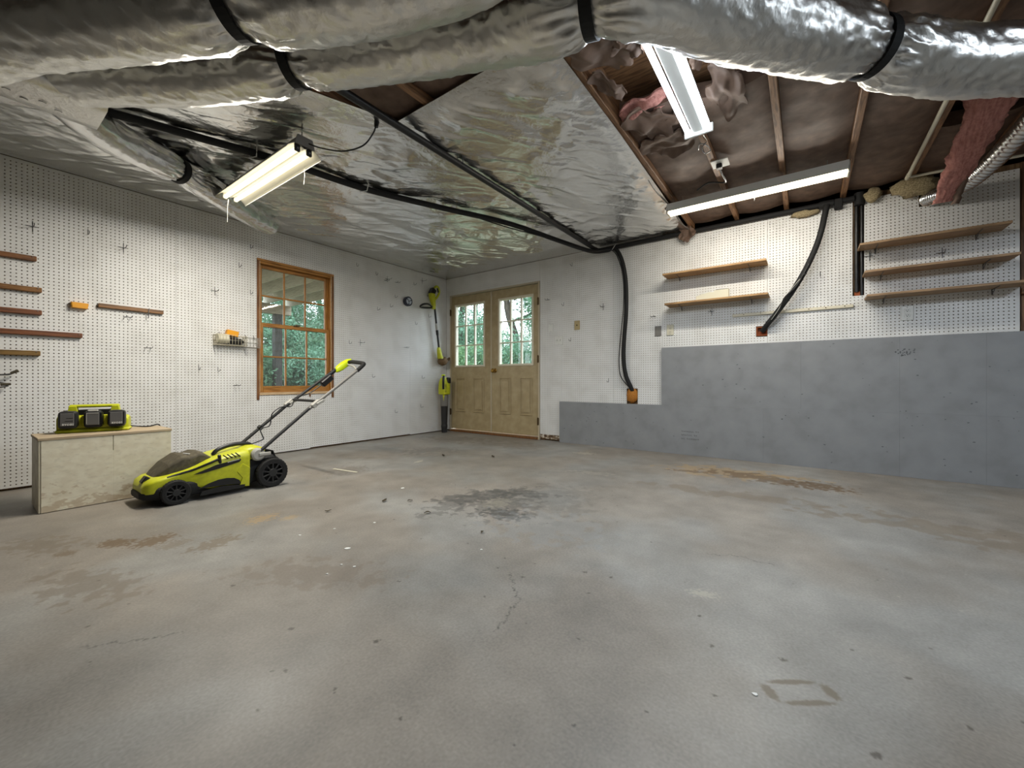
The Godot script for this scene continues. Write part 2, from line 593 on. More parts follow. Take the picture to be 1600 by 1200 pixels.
func floor_slab() -> void:
	# concrete: x from -4.8 to 2.4, a from -1.8 to 5.4 on one texture
	var N := 1600
	var span := 7.2
	var x0 := -4.8
	var a0 := -1.8
	var layer := []
	for d in [[1, 0.0022, 4], [2, 0.010, 5], [3, 0.45, 2], [4, 0.03, 4], [5, 0.0045, 3]]:
		var im: Image = noise(d[0], d[1], d[2]).get_image(N, N)
		im.convert(Image.FORMAT_L8)
		layer.append(im.get_data())
	var l0: PackedByteArray = layer[0]
	var l1: PackedByteArray = layer[1]
	var l2: PackedByteArray = layer[2]
	var l3: PackedByteArray = layer[3]
	var l4: PackedByteArray = layer[4]
	var px := PackedFloat32Array()
	px.resize(N * N * 3)
	# base colour: noise mixes a cool grey with a brownish one
	var warm := Color(0.508, 0.482, 0.446)
	var cool := Color(0.522, 0.512, 0.490)
	for i in N * N:
		var t := clampf((l4[i] - 96.0) / 84.0, 0.0, 1.0)
		var k := 1.0 + (l1[i] - 128.0) * 0.0006 + (l2[i] - 128.0) * 0.0008 + (l3[i] - 128.0) * 0.0004 + (l0[i] - 128.0) * 0.0006
		px[i * 3] = lerpf(warm.r, cool.r, t) * k
		px[i * 3 + 1] = lerpf(warm.g, cool.g, t) * k
		px[i * 3 + 2] = lerpf(warm.b, cool.b, t) * k
	# stains: x, a, half length along x, half length along a, turn, colour, strength, raggedness
	var dark := Color(0.23, 0.225, 0.215)
	var brown := Color(0.36, 0.285, 0.20)
	var oil := Color(0.20, 0.175, 0.15)
	var pale := Color(0.70, 0.67, 0.60)
	var tan := Color(0.62, 0.52, 0.37)
	var stains := [
		[-1.75, 2.10, 0.13, 0.34, -0.5, dark, 0.45, 1.1], [-1.55, 2.02, 0.24, 0.28, 0.3, dark, 0.30, 1.2], [-1.42, 1.88, 0.16, 0.09, 0.2, dark, 0.60, 1.1], [-1.80, 1.84, 0.09, 0.26, 0.2, dark, 0.30, 1.3], [-1.60, 2.28, 0.28, 0.08, 0.3, dark, 0.35, 1.3], [-1.58, 2.03, 0.09, 0.12, 0.3, Color(0.52, 0.50, 0.44), 0.6, 1.2],
		[-1.35, 2.25, 0.30, 0.40, 0.2, dark, 0.16, 1.2], [-1.12, 1.86, 0.35, 0.25, 0.0, Color(0.50, 0.51, 0.51), 0.4, 1.0],
		[-0.55, 3.84, 0.45, 0.22, 0.1, tan, 0.55, 1.0], [-0.28, 3.78, 0.40, 0.14, -0.15, brown, 0.6, 1.2], [0.06, 3.73, 0.20, 0.14, 0.0, brown, 0.75, 1.2], [-0.75, 3.70, 0.22, 0.05, 0.2, brown, 0.5, 1.2], [-0.1, 3.92, 0.25, 0.06, 0.1, tan, 0.5, 1.2],
		[-2.66, 0.46, 0.09, 0.06, 0.5, brown, 0.8, 0.8], [-2.55, 0.57, 0.07, 0.10, 0.4, brown, 0.75, 0.9], [-2.68, 0.30, 0.04, 0.04, 0.0, brown, 0.5, 0.8], [-2.28, 0.74, 0.07, 0.12, 0.3, brown, 0.40, 1.0], [-2.42, 0.62, 0.06, 0.08, 0.3, brown, 0.3, 1.0],
		[-2.47, 1.02, 0.06, 0.09, 0.3, tan, 0.65, 1.3], [-2.36, 1.12, 0.04, 0.05, 0.3, tan, 0.55, 1.2], [-3.2, 2.0, 0.16, 0.20, 0.2, Color(0.36, 0.33, 0.29), 0.3, 1.2],
		[-3.35, 3.1, 0.3, 0.25, 0.2, dark, 0.2, 1.2], [-3.7, 3.9, 0.5, 0.25, 0.2, Color(0.36, 0.32, 0.26), 0.35, 1.2], [-2.9, 3.95, 0.4, 0.2, 0.2, Color(0.36, 0.32, 0.26), 0.25, 1.2], [-3.0, 2.62, 0.03, 0.07, 0.4, pale, 0.7, 1.2], [-1.45, 3.15, 0.2, 0.06, 0.2, pale, 0.25, 1.3],
		[-1.9, 3.95, 0.12, 0.07, 0.2, pale, 0.5, 1.2], [-0.30, 1.60, 0.05, 0.03, 0.2, pale, 0.45, 1.2], [0.55, 3.05, 0.5, 0.12, 0.1, Color(0.41, 0.355, 0.285), 0.4, 1.3], [-0.4, 3.1, 0.6, 0.10, 0.1, Color(0.41, 0.355, 0.285), 0.35, 1.4], [0.95, 2.9, 0.4, 0.1, 0.1, Color(0.41, 0.355, 0.285), 0.4, 1.3],
		[-2.2, 0.3, 0.25, 0.10, 0.3, Color(0.41, 0.36, 0.30), 0.4, 1.3], [-1.6, 0.85, 0.3, 0.12, 0.5, Color(0.42, 0.37, 0.32), 0.35, 1.3], [-2.9, 0.25, 0.2, 0.1, 0.4, Color(0.38, 0.33, 0.26), 0.35, 1.3],
	]
	var rag := noise(77, 2.6, 4)
	for s in stains:
		stain(px, N, x0, a0, span, s, rag)
	# small dark drips
	var spots := [[-1.03, 0.74, 0.014], [-1.27, 1.01, 0.010], [-1.30, 0.62, 0.013], [-0.93, 1.12, 0.008], [-0.64, 1.36, 0.010], [-0.72, 1.50, 0.014], [-0.62, 1.52, 0.012], [-0.28, 1.44, 0.010], [-0.22, 1.30, 0.010], [-0.05, 1.35, 0.014], [0.22, 1.46, 0.012], [0.30, 1.33, 0.008], [0.12, 1.12, 0.014], [-0.42, 0.82, 0.008], [-0.75, 0.60, 0.008], [-0.30, 0.95, 0.007], [-1.75, 0.62, 0.014], [-1.9, 0.36, 0.006], [-0.9, 1.32, 0.012], [-0.18, 1.10, 0.008], [0.02, 0.98, 0.006], [-0.55, 1.1, 0.006], [-1.15, 0.5, 0.006], [-0.15, 0.82, 0.013], [-0.5, 0.7, 0.006]]
	for s in spots:
		stain(px, N, x0, a0, span, [s[0], s[1], s[2] * 0.75, s[2] * 0.6, 0.4, oil, 0.62, 0.9], rag)
	for i in 260:
		var r := rng.randf_range(0.002, 0.006)
		stain(px, N, x0, a0, span, [rng.randf_range(-4.3, 1.4), rng.randf_range(0.2, 4.3), r, r, 0.0, oil if rng.randf() < 0.72 else pale, rng.randf_range(0.4, 0.8), 0.5], rag)
	# the square ring that a can left
	for k in 4:
		var c: float = [0.0, 0.075, 0.0, -0.075][k]
		var d: float = [0.034, 0.0, -0.034, 0.0][k]
		var turn := 0.62
		var q := Vector2(c, d).rotated(turn)
		stain(px, N, x0, a0, span, [-0.01 + q.x, 1.235 + q.y, 0.07 if k % 2 == 0 else 0.016, 0.010 if k % 2 == 0 else 0.032, turn, Color(0.37, 0.325, 0.265), 0.75, 0.25], rag)
	# hairline cracks
	crack(px, N, x0, a0, span, [Vector2(-0.96, 1.32), Vector2(-0.82, 1.17), Vector2(-0.79, 1.05), Vector2(-0.77, 0.98)], rag)
	crack(px, N, x0, a0, span, [Vector2(-1.70, 0.22), Vector2(-1.62, 0.32), Vector2(-1.55, 0.42)], rag)
	crack(px, N, x0, a0, span, [Vector2(-0.35, 1.98), Vector2(-0.24, 2.03), Vector2(-0.10, 2.02)], rag)
	var bytes := PackedByteArray()
	bytes.resize(N * N * 3)
	for i in N * N * 3:
		bytes[i] = int(clampf(px[i], 0.0, 1.0) * 255.0)
	var m := StandardMaterial3D.new()
	m.albedo_texture = ImageTexture.create_from_image(Image.create_from_data(N, N, false, Image.FORMAT_RGB8, bytes))
	m.roughness = 0.52
	var rt := noise_tex(noise(9, 0.006, 4), [[0.2, Color(0.42, 0.42, 0.42)], [0.5, Color(0.55, 0.55, 0.55)], [0.8, Color(0.72, 0.72, 0.72)]], 512)
	m.roughness = 1.0
	m.roughness_texture = rt
	m.normal_enabled = true
	m.normal_texture = noise_tex(noise(10, 0.02, 4), [], 512, 1.0)
	m.normal_scale = 0.12
	var f := mb()
	var xa := LEFT_X - 0.16
	var xb := 3.5
	var ab := BACK_A + 0.18
	var aa := -3.3
	f.quad(W(xa, 0, ab), W(xb, 0, ab), W(xb, 0, aa), W(xa, 0, aa), Vector3.UP)
	var c := [W(xa, 0, ab), W(xb, 0, ab), W(xb, 0, aa), W(xa, 0, aa)]
	for k in 4:
		f.uv[k] = Vector2((c[k].x - x0) / span, (-c[k].z - a0) / span)
	f.quad(W(xa, -0.1, ab), W(xb, -0.1, ab), W(xb, -0.1, aa), W(xa, -0.1, aa), Vector3.DOWN)
	for k in 4:
		f.quad(c[k], c[(k + 1) % 4], c[(k + 1) % 4] - Vector3(0, 0.1, 0), c[k] - Vector3(0, 0.1, 0), (c[k] + c[(k + 1) % 4]) * 0.5 - W(-0.5, 0, 0.6))
	structure("floor", f, m)


func stain(px: PackedFloat32Array, N: int, x0: float, a0: float, span: float, s: Array, rag: FastNoiseLite) -> void:
	var k := N / span
	var reach: float = maxf(s[2], s[3]) * (1.0 + s[7] * 0.6) + 0.004
	var col: Color = s[5]
	var ca := cos(s[4])
	var sa := sin(s[4])
	var f := 0.35 / maxf(s[2], s[3]) * 0.4
	for j in range(maxi(0, int((s[1] - reach - a0) * k)), mini(N - 1, int((s[1] + reach - a0) * k) + 1)):
		for i in range(maxi(0, int((s[0] - reach - x0) * k)), mini(N - 1, int((s[0] + reach - x0) * k) + 1)):
			var dx: float = (i + 0.5) / k + x0 - s[0]
			var dy: float = (j + 0.5) / k + a0 - s[1]
			var u: float = (dx * ca + dy * sa) / s[2]
			var w: float = (dy * ca - dx * sa) / s[3]
			var q: float = 1.0 - sqrt(u * u + w * w) + s[7] * rag.get_noise_2d((dx + s[0] * 3.0) * f * 9.0, (dy + s[1] * 3.0) * f * 9.0)
			var al: float = smoothstep(0.0, 0.35, q) * s[6]
			if al > 0.0:
				var o := (j * N + i) * 3
				px[o] = lerpf(px[o], col.r, al)
				px[o + 1] = lerpf(px[o + 1], col.g, al)
				px[o + 2] = lerpf(px[o + 2], col.b, al)


func crack(px: PackedFloat32Array, N: int, x0: float, a0: float, span: float, pts: Array, rag: FastNoiseLite) -> void:
	for e in pts.size() - 1:
		var p: Vector2 = pts[e]
		var q: Vector2 = pts[e + 1]
		var steps := int(p.distance_to(q) / 0.003)
		for k in steps:
			var at := p.lerp(q, float(k) / steps)
			at += Vector2(rag.get_noise_2d(at.x * 9.0, at.y * 9.0), rag.get_noise_2d(at.y * 9.0, at.x * 9.0 + 40.0)) * 0.02
			var i := int((at.x - x0) * N / span)
			var j := int((at.y - a0) * N / span)
			var o := (j * N + i) * 3
			for c in 3:
				px[o + c] *= 0.80


func pegboard(parent: Node3D, o: Vector3, U: Vector3, Nrm: Vector3, u0: float, u1: float, v0: float, v1: float, cuts: Array) -> MeshInstance3D:
	# a hardboard sheet, 6 mm thick, drilled every inch; o is the point u = 0, v = 0 of its face
	var m := MB.new()
	var V := Vector3.UP
	var D := -Nrm * 0.006
	var R := 0.0044
	var hex := []
	for k in 6:
		hex.append(Vector2.from_angle(TAU * k / 6) * R)
	var gap := 0.0011
	u0 += gap
	u1 -= gap
	var cols := [u0]
	var i := ceili(u0 / INCH + 0.01)
	while i * INCH < u1 - 0.001:
		cols.append(i * INCH)
		i += 1
	cols.append(u1)
	var rows := [v0]
	i = ceili(v0 / INCH + 0.01)
	while i * INCH < v1 - 0.001:
		rows.append(i * INCH)
		i += 1
	rows.append(v1)
	var edge_corner := [0, 0, 1, 2, 2, 3]
	for a in cols.size() - 1:
		for b in rows.size() - 1:
			var ua: float = cols[a]
			var ub: float = cols[a + 1]
			var va: float = rows[b]
			var vb: float = rows[b + 1]
			var cut := false
			for c in cuts:
				if (ua + ub) * 0.5 > c[0] and (ua + ub) * 0.5 < c[1] and (va + vb) * 0.5 > c[2] and (va + vb) * 0.5 < c[3]:
					cut = true
			if cut:
				continue
			var f := m.v.size()
			m.v.append_array([o + U * ub + V * vb, o + U * ua + V * vb, o + U * ua + V * va, o + U * ub + V * va])
			if ub - ua < INCH * 0.8 or vb - va < INCH * 0.8:
				m.n.append_array([Nrm, Nrm, Nrm, Nrm])
				m.ix.append_array([f, f + 3, f + 2, f, f + 2, f + 1])
				continue
			var c := Vector2(roundf(ub / INCH) - 0.5, roundf(vb / INCH) - 0.5) * INCH
			m.n.append_array([Nrm, Nrm, Nrm, Nrm, Nrm, Nrm, Nrm, Nrm, Nrm, Nrm])
			for p in hex:
				m.v.append(o + U * (c.x + p.x) + V * (c.y + p.y))
			for k in 6:
				m.ix.append_array([f + 4 + k, f + 4 + (k + 1) % 6, f + edge_corner[k]])
			m.ix.append_array([f + 4 + 2, f + 1, f, f + 4 + 3, f + 2, f + 1, f + 4 + 5, f + 3, f + 2, f + 4, f, f + 3])
			f += 10
			for d in 2:
				for p in hex:
					m.v.append(o + U * (c.x + p.x) + V * (c.y + p.y) + (D if d == 1 else Vector3.ZERO))
					m.n.append(-(U * p.x + V * p.y) / R)
			for k in 6:
				var l := (k + 1) % 6
				m.ix.append_array([f + k, f + 6 + l, f + l, f + k, f + 6 + k, f + 6 + l])
	m.uv.resize(m.v.size())
	for e in [[u0, -1.0], [u1, 1.0]]:
		for b in rows.size() - 1:
			var va: float = rows[b]
			var vb: float = rows[b + 1]
			var open := false
			for c in cuts:
				open = open or (e[0] > c[0] and e[0] < c[1] and (va + vb) * 0.5 > c[2] and (va + vb) * 0.5 < c[3])
			if not open:
				m.quad(o + U * e[0] + V * va, o + U * e[0] + V * vb, o + U * e[0] + V * vb + D, o + U * e[0] + V * va + D, U * e[1])
	m.quad(o + U * u0 + V * v0, o + U * u1 + V * v0, o + U * u1 + V * v0 + D, o + U * u0 + V * v0 + D, -V)
	return put("pegboard_panel", m, M.peg, parent)


func left_wall() -> void:
	# sheathing behind the pegboard, with the window opening left free
	var b := mb()
	var xo := LEFT_X - 0.165
	var xi := LEFT_X - 0.030
	b.span(W(xo, 0, -3.3), W(xi, 2.56, 1.835))
	b.span(W(xo, 0, 2.64), W(xi, 2.56, BACK_A + 0.18))
	b.span(W(xo, 0, 1.835), W(xi, 0.62, 2.64))
	b.span(W(xo, 2.015, 1.835), W(xi, 2.56, 2.64))
	var wall := structure("wall_left", b, M.sheathing)
	var cut := [[1.835, 2.64, 0.63, 2.015]]
	var U := Vector3(0, 0, -1)
	var o := Vector3(LEFT_X, 0, 0)
	for s in [[-1.25, -0.05, 0.018], [-0.05, 1.168, 0.018], [1.168, 2.377, 0.012], [2.377, 3.808, 0.02], [3.808, BACK_A, 0.012]]:
		pegboard(wall, o, U, Vector3(1, 0, 0), s[0], s[1], s[2], 2.352, cut)
	# plain board goes on behind the viewer
	put("wall_board", mb().span(W(LEFT_X - 0.006, 0.015, -3.3), W(LEFT_X, 2.352, -1.251)), M.peg, wall)


func back_wall() -> void:
	var b := mb()
	var ao := BACK_A + 0.165
	var ai := BACK_A + 0.030
	b.span(W(LEFT_X - 0.165, 0, ao), W(-4.452, 2.56, ai))
	b.span(W(-2.822, 0, ao), W(3.5, 2.56, ai))
	b.span(W(-4.452, 2.085, ao), W(-2.822, 2.56, ai))
	var wall := structure("wall_back", b, M.sheathing)
	var U := Vector3(1, 0, 0)
	var o := W(0, 0, BACK_A)
	var none := []
	for s in [[LEFT_X + 0.001, -4.456, 0.02, 2.352], [-4.456, -2.818, 2.088, 2.352], [-2.818, -2.50, 0.0762, 2.352], [-2.50, -1.807, 0.45, 2.352]]:
		pegboard(wall, o, U, Vector3(0, 0, 1), s[0], s[1], s[2], s[3], none)
	var foot := pegboard(wall, o, U, Vector3(0, 0, 1), -2.818, -2.50, 0.022, 0.0762, none)
	foot.material_override = grained(4, [[0.25, Color(0.30, 0.22, 0.15)], [0.5, Color(0.55, 0.46, 0.36)], [0.75, Color(0.80, 0.77, 0.71)]], Vector3(4, 4, 4), 0.8, 0.02)
	pegboard(wall, o, U, Vector3(0, 0, 1), -1.807, -1.255, 0.45, 2.34, [[-1.646, -1.535, 0.40, 0.69]])
	pegboard(wall, o, U, Vector3(0, 0, 1), -1.255, -0.288, 1.09, 2.33, [[-0.377, -0.288, 1.20, 1.29]])
	pegboard(wall, o, U, Vector3(0, 0, 1), -0.288, 1.259, 1.09, 2.31, [[0.342, 0.406, 1.493, 2.5], [0.735, 0.855, 2.15, 2.28]])
	# studs that show beside the last sheet
	for x in [1.45, 1.86, 2.27, 2.68, 3.09]:
		put("stud", mb().span(W(x, 1.14, BACK_A + 0.028), W(x + 0.04, 2.56, BACK_A - 0.03), 0.002), M.pine_y, wall)
	put("sheathing_board", mb().span(W(1.27, 1.13, BACK_A + 0.0295), W(3.4, 2.36, BACK_A + 0.022)), M.pine_y, wall)
	put("blocking", mb().span(W(1.265, 1.40, BACK_A + 0.028), W(3.4, 1.44, BACK_A - 0.012), 0.002), M.pine_x, wall)
	# painted concrete stem wall, cast in two lifts with form joints
	var conc := mb().span(W(-2.49, 0, BACK_A + 0.029), W(3.45, 0.50, BACK_A - 0.012))
	conc.span(W(-1.24, 0.50, BACK_A + 0.029), W(3.45, 1.12, BACK_A - 0.012))
	var base := structure("wall_concrete", conc, M.blue)
	base.set_meta("label", "blue-grey painted concrete stem wall with a step and form joints")
	for s in [[-2.51, -0.319, 0.0, 0.512], [-0.319, 0.62, 0.0, 0.512], [0.62, 1.09, 0.0, 0.512], [1.09, 3.45, 0.0, 0.512], [-1.255, -0.03, 0.512, 1.13], [-0.03, 0.62, 0.512, 1.13], [0.62, 1.09, 0.512, 1.13], [1.09, 3.45, 0.512, 1.13]]:
		put("concrete_panel", mb().span(W(s[0], s[2], BACK_A - 0.010), W(s[1], s[3], BACK_A - 0.034), 0.0011), M.blue, base)
	var pits := mb()
	var r := RandomNumberGenerator.new()
	r.seed = 31
	for k in 110:
		var x := r.randf_range(-2.45, 1.7)
		var y := r.randf_range(0.03, 0.49) if x < -1.22 else r.randf_range(0.03, 1.10)
		var w := r.randf_range(0.002, 0.007)
		var pts := PackedVector2Array()
		for i in 6:
			pts.append(Vector2.from_angle(TAU * i / 6) * w * r.randf_range(0.5, 1.2) * Vector2(1.4, 0.8))
		pits.prism(pts, 0.0008, Transform3D(Basis(), W(x, y, BACK_A - 0.0338)))
	for k in 26:
		var x := r.randf_range(0.02, 0.14) + 0.02
		var pts := PackedVector2Array()
		for i in 6:
			pts.append(Vector2.from_angle(TAU * i / 6) * r.randf_range(0.003, 0.008))
		pits.prism(pts, 0.0008, Transform3D(Basis(), W(0.55 + x, 1.0 + r.randf_range(-0.03, 0.03), BACK_A - 0.0338)))
	put("pits", pits, M.pit, base).set_meta("kind", "stuff")
	# three lines of worn handwriting
	var hand := mb()
	for row in 3:
		var x := -1.05
		while x < [-0.885, -0.90, -0.89][row]:
			var y: float = 0.245 - row * 0.038
			var p := []
			for k in 4:
				p.append(W(x + k * 0.0035 + r.randf_range(-0.002, 0.002), y + (0.009 if k % 2 == 0 else -0.009) * r.randf_range(0.4, 1.0), BACK_A - 0.0343))
			if r.randf() < 0.8:
				hand.tube(p, 0.0011, 4, false)
			x += 0.0175
	put("handwriting", hand, M.ink, base)


func other_walls() -> void:
	var plain := grained(70, [[0.2, Color(0.50, 0.49, 0.47)], [0.8, Color(0.60, 0.59, 0.56)]], Vector3(1, 1, 1), 0.7)
	structure("wall_right", mb().span(W(3.4, 0, -3.3), W(3.55, 2.56, BACK_A + 0.18)), plain)
	structure("wall_front", mb().span(W(LEFT_X - 0.165, 0, -3.3), W(3.55, 2.56, -3.15)), plain)


func ceiling_and_joists() -> void:
	var c := structure("ceiling", mb().span(W(LEFT_X - 0.165, 2.555, -3.3), W(3.55, 2.60, BACK_A + 0.18)), M.pine_x)
	var x := -4.6
	x = -0.95 - 0.406 * 9
	while x < 3.3:
		put("joist", mb().span(W(x - 0.019, CEIL, -3.14), W(x + 0.019, 2.555, BACK_A + 0.02), 0.003), M.pine_z, c)
		x += 0.406
	put("rim_joist", mb().span(W(LEFT_X - 0.02, CEIL, BACK_A + 0.03), W(3.39, 2.555, BACK_A + 0.07)), M.pine_x, c)
	# blocking between two joists, seen through the gap in the foil
	put("bridging", mb().box(W(-1.56, 2.43, 1.36), Vector3(0.40, 0.04, 0.09), 0.002, Basis(Vector3.UP, 0.25)), M.pine_x, c)


# ---------------------------------------------------------------- window and door

func window() -> void:
	# twelve lights in two sashes; wood along the wall uses the z grain, uprights the y grain
	var x := LEFT_X
	var w := structure("window_1", mb().span(W(x - 0.12, 0.63, 1.835), W(x - 0.002, 2.015, 1.853)).span(W(x - 0.12, 0.63, 2.622), W(x - 0.002, 2.015, 2.64)), M.honey_y)
	put("head_jamb", mb().span(W(x - 0.12, 1.985, 1.853), W(x - 0.002, 2.015, 2.622)), M.honey_z, w)
	put("casing_strip", mb().span(W(x, 0.578, 1.822), W(x + 0.013, 2.024, 1.845), 0.002), M.honey_dark, w)
	put("casing_strip", mb().span(W(x, 0.578, 2.630), W(x + 0.013, 2.024, 2.653), 0.002), M.honey_dark, w)
	put("casing_strip", mb().span(W(x, 2.006, 1.822), W(x + 0.014, 2.030, 2.653), 0.002), M.honey_z, w)
	put("stop_bead", mb().span(W(x - 0.004, 0.66, 1.846), W(x + 0.004, 2.006, 1.854), 0.001), M.pale_z, w)
	put("stop_bead", mb().span(W(x - 0.004, 0.66, 2.621), W(x + 0.004, 2.006, 2.629), 0.001), M.pale_z, w)
	put("stool", mb().span(W(x - 0.12, 0.625, 1.845), W(x + 0.012, 0.652, 2.630), 0.003), M.pale_z, w)
	for s in [["sash", 1.345, 1.985, -0.072, 0.052, 0.036], ["sash", 0.652, 1.372, -0.040, 0.065, 0.036]]:
		var y0: float = s[1]
		var y1: float = s[2]
		var xc: float = x + s[3]
		var bot: float = s[4]
		var top: float = s[5]
		var a0 := 1.853
		var a1 := 2.622
		var st := 0.042
		var sash := put("sash", mb().span(W(xc - 0.016, y0, a0), W(xc + 0.016, y1, a0 + st), 0.003).span(W(xc - 0.016, y0, a1 - st), W(xc + 0.016, y1, a1), 0.003), M.honey_y, w)
		put("rail", mb().span(W(xc - 0.016, y0, a0 + st), W(xc + 0.016, y0 + bot * (1.0 if y0 < 1.0 else 0.7), a1 - st), 0.003), M.honey_z, sash)
		put("rail", mb().span(W(xc - 0.016, y1 - top, a0 + st), W(xc + 0.016, y1, a1 - st), 0.003), M.honey_z, sash)
		var ga := a0 + st
		var gb := a1 - st
		var gy := y0 + bot * (1.0 if y0 < 1.0 else 0.7)
		var gt := y1 - top
		for k in [1, 2]:
			var a: float = lerpf(ga, gb, k / 3.0)
			put("muntin", mb().span(W(xc - 0.011, gy, a - 0.008), W(xc + 0.011, gt, a + 0.008), 0.003), M.honey_y, sash)
		put("muntin", mb().span(W(xc - 0.0108, (gy + gt) * 0.5 - 0.008, ga), W(xc + 0.0108, (gy + gt) * 0.5 + 0.008, gb), 0.003), M.honey_z, sash)
		for i in 3:
			for j in 2:
				var g := mb()
				var aa: float = lerpf(ga, gb, i / 3.0)
				var ab: float = lerpf(ga, gb, (i + 1) / 3.0)
				var ya: float = lerpf(gy, gt, j / 2.0)
				var yb: float = lerpf(gy, gt, (j + 1) / 2.0)
				g.quad(W(xc, ya, aa), W(xc, ya, ab), W(xc, yb, ab), W(xc, yb, aa), Vector3(1, 0, 0))
				put("pane", g, M.glass, sash)
	var lock := mb().span(W(x - 0.03, 1.372, 2.20), W(x - 0.008, 1.380, 2.26), 0.002)
	lock.rod(W(x - 0.018, 1.380, 2.23), W(x - 0.018, 1.390, 2.23), 0.010)
	lock.box(W(x - 0.012, 1.388, 2.25), Vector3(0.010, 0.008, 0.045), 0.002)
	put("sash_lock", lock, M.dark_brass, w)
	put("nail", mb().span(W(x, 0.595, 2.363), W(x + 0.010, 0.622, 2.378), 0.001), M.honey_dark, w)


func double_door() -> void:
	var a := BACK_A
	var f := mb().span(W(-4.452, 0.0, a + 0.12), W(-4.432, 2.085, a - 0.012), 0.002)
	f.span(W(-2.842, 0.0, a + 0.12), W(-2.822, 2.085, a - 0.012), 0.002)
	f.span(W(-4.432, 2.062, a + 0.12), W(-2.842, 2.085, a - 0.012), 0.002)
	var d := structure("door_1", f, M.door_trim)
	put("threshold", mb().span(W(-4.432, 0.0, a + 0.14), W(-2.842, 0.028, a - 0.03), 0.004), M.honey_dark, d)
	put("astragal", mb().span(W(-3.644, 0.04, a + 0.006), W(-3.630, 2.055, a - 0.010), 0.002), M.door_trim, d)
	for s in [[-4.428, -3.645, -4.349, -3.763], [-3.629, -2.846, -3.505, -2.925]]:
		var x0: float = s[0]
		var x1: float = s[1]
		var g0: float = s[2]
		var g1: float = s[3]
		var y0 := 0.045
		var y1 := 2.055
		var gy := 0.985
		var gt := 1.925
		var ai := a + 0.004
		var ao := a + 0.048
		var leaf := mb().span(W(x0, y0, ao), W(x1, gy, ai), 0.002)
		leaf.span(W(x0, gt, ao), W(x1, y1, ai), 0.002)
		leaf.span(W(x0, gy, ao), W(g0, gt, ai))
		leaf.span(W(g1, gy, ao), W(x1, gt, ai))
		var l := put("door_leaf", leaf, M.door, d)
		# glazing bead and grille
		var bead := mb()
		var w := 0.022
		bead.span(W(g0 - 0.006, gy - 0.006, ao + 0.005), W(g0 + w, gt + 0.006, ai - 0.010), 0.004)
		bead.span(W(g1 - w, gy - 0.006, ao + 0.005), W(g1 + 0.006, gt + 0.006, ai - 0.010), 0.004)
		bead.span(W(g0 + w, gy - 0.006, ao + 0.005), W(g1 - w, gy + w, ai - 0.010), 0.004)
		bead.span(W(g0 + w, gt - w, ao + 0.005), W(g1 - w, gt + 0.006, ai - 0.010), 0.004)
		put("glazing_bead", bead, M.cream, l)
		for k in [1, 2]:
			var x: float = lerpf(g0 + w, g1 - w, k / 3.0)
			put("muntin", mb().span(W(x - 0.011, gy + w, ao), W(x + 0.011, gt - w, ai + 0.006), 0.003), M.cream, l)
			var y: float = lerpf(gy + w, gt - w, k / 3.0)
			put("muntin", mb().span(W(g0 + w, y - 0.007, ao - 0.001), W(g1 - w, y + 0.007, ai + 0.0085), 0.003), M.cream, l)
		for i in 3:
			for j in 3:
				var xa: float = lerpf(g0 + w, g1 - w, i / 3.0)
				var xb: float = lerpf(g0 + w, g1 - w, (i + 1) / 3.0)
				var ya: float = lerpf(gy + w, gt - w, j / 3.0)
				var yb: float = lerpf(gy + w, gt - w, (j + 1) / 3.0)
				var g := mb()
				g.quad(W(xa, ya, a + 0.026), W(xb, ya, a + 0.026), W(xb, yb, a + 0.026), W(xa, yb, a + 0.026), Vector3(0, 0, 1))
				put("pane", g, M.glass, l)
		# pressed lower panels: a raised moulding round a raised field
		var mid: float = (g0 + g1) * 0.5
		for e in [[g0 + 0.01, mid - 0.075], [mid + 0.075, g1 - 0.01]]:
			var p := mb()
			var ya := 0.305
			var yb := 0.815
			for q in [[e[0], e[0] + 0.016, ya, yb], [e[1] - 0.016, e[1], ya, yb], [e[0] + 0.016, e[1] - 0.016, ya, ya + 0.016], [e[0] + 0.016, e[1] - 0.016, yb - 0.016, yb]]:
				p.span(W(q[0], q[2], ai + 0.001), W(q[1], q[3], ai - 0.012), 0.007)
			p.span(W(e[0] + 0.040, ya + 0.040, ai + 0.001), W(e[1] - 0.040, yb - 0.040, ai - 0.010), 0.009)
			put("pressed_panel", p, M.door, l)
	for h in [[-2.840, 1.82], [-2.840, 1.06], [-2.840, 0.24], [-4.436, 1.82], [-4.436, 0.30]]:
		put("hinge", mb().rod(W(h[0], h[1] - 0.05, a - 0.016), W(h[0], h[1] + 0.05, a - 0.016), 0.008).span(W(h[0] - 0.014, h[1] - 0.045, a - 0.006), W(h[0] + 0.014, h[1] + 0.045, a - 0.014), 0.001), M.dark_brass, d)
	var k := mb().lathe([Vector2(0, -0.004), Vector2(0.032, -0.004), Vector2(0.032, 0.004), Vector2(0.026, 0.010), Vector2(0.012, 0.012), Vector2(0.011, 0.030), Vector2(0.022, 0.036), Vector2(0.030, 0.048), Vector2(0.029, 0.060), Vector2(0.018, 0.068), Vector2(0, 0.069)], W(-3.572, 0.918, a + 0.002), Vector3(0, 0, 1), 20)
	put("door_knob", k, M.brass, d)


# ---------------------------------------------------------------- outside

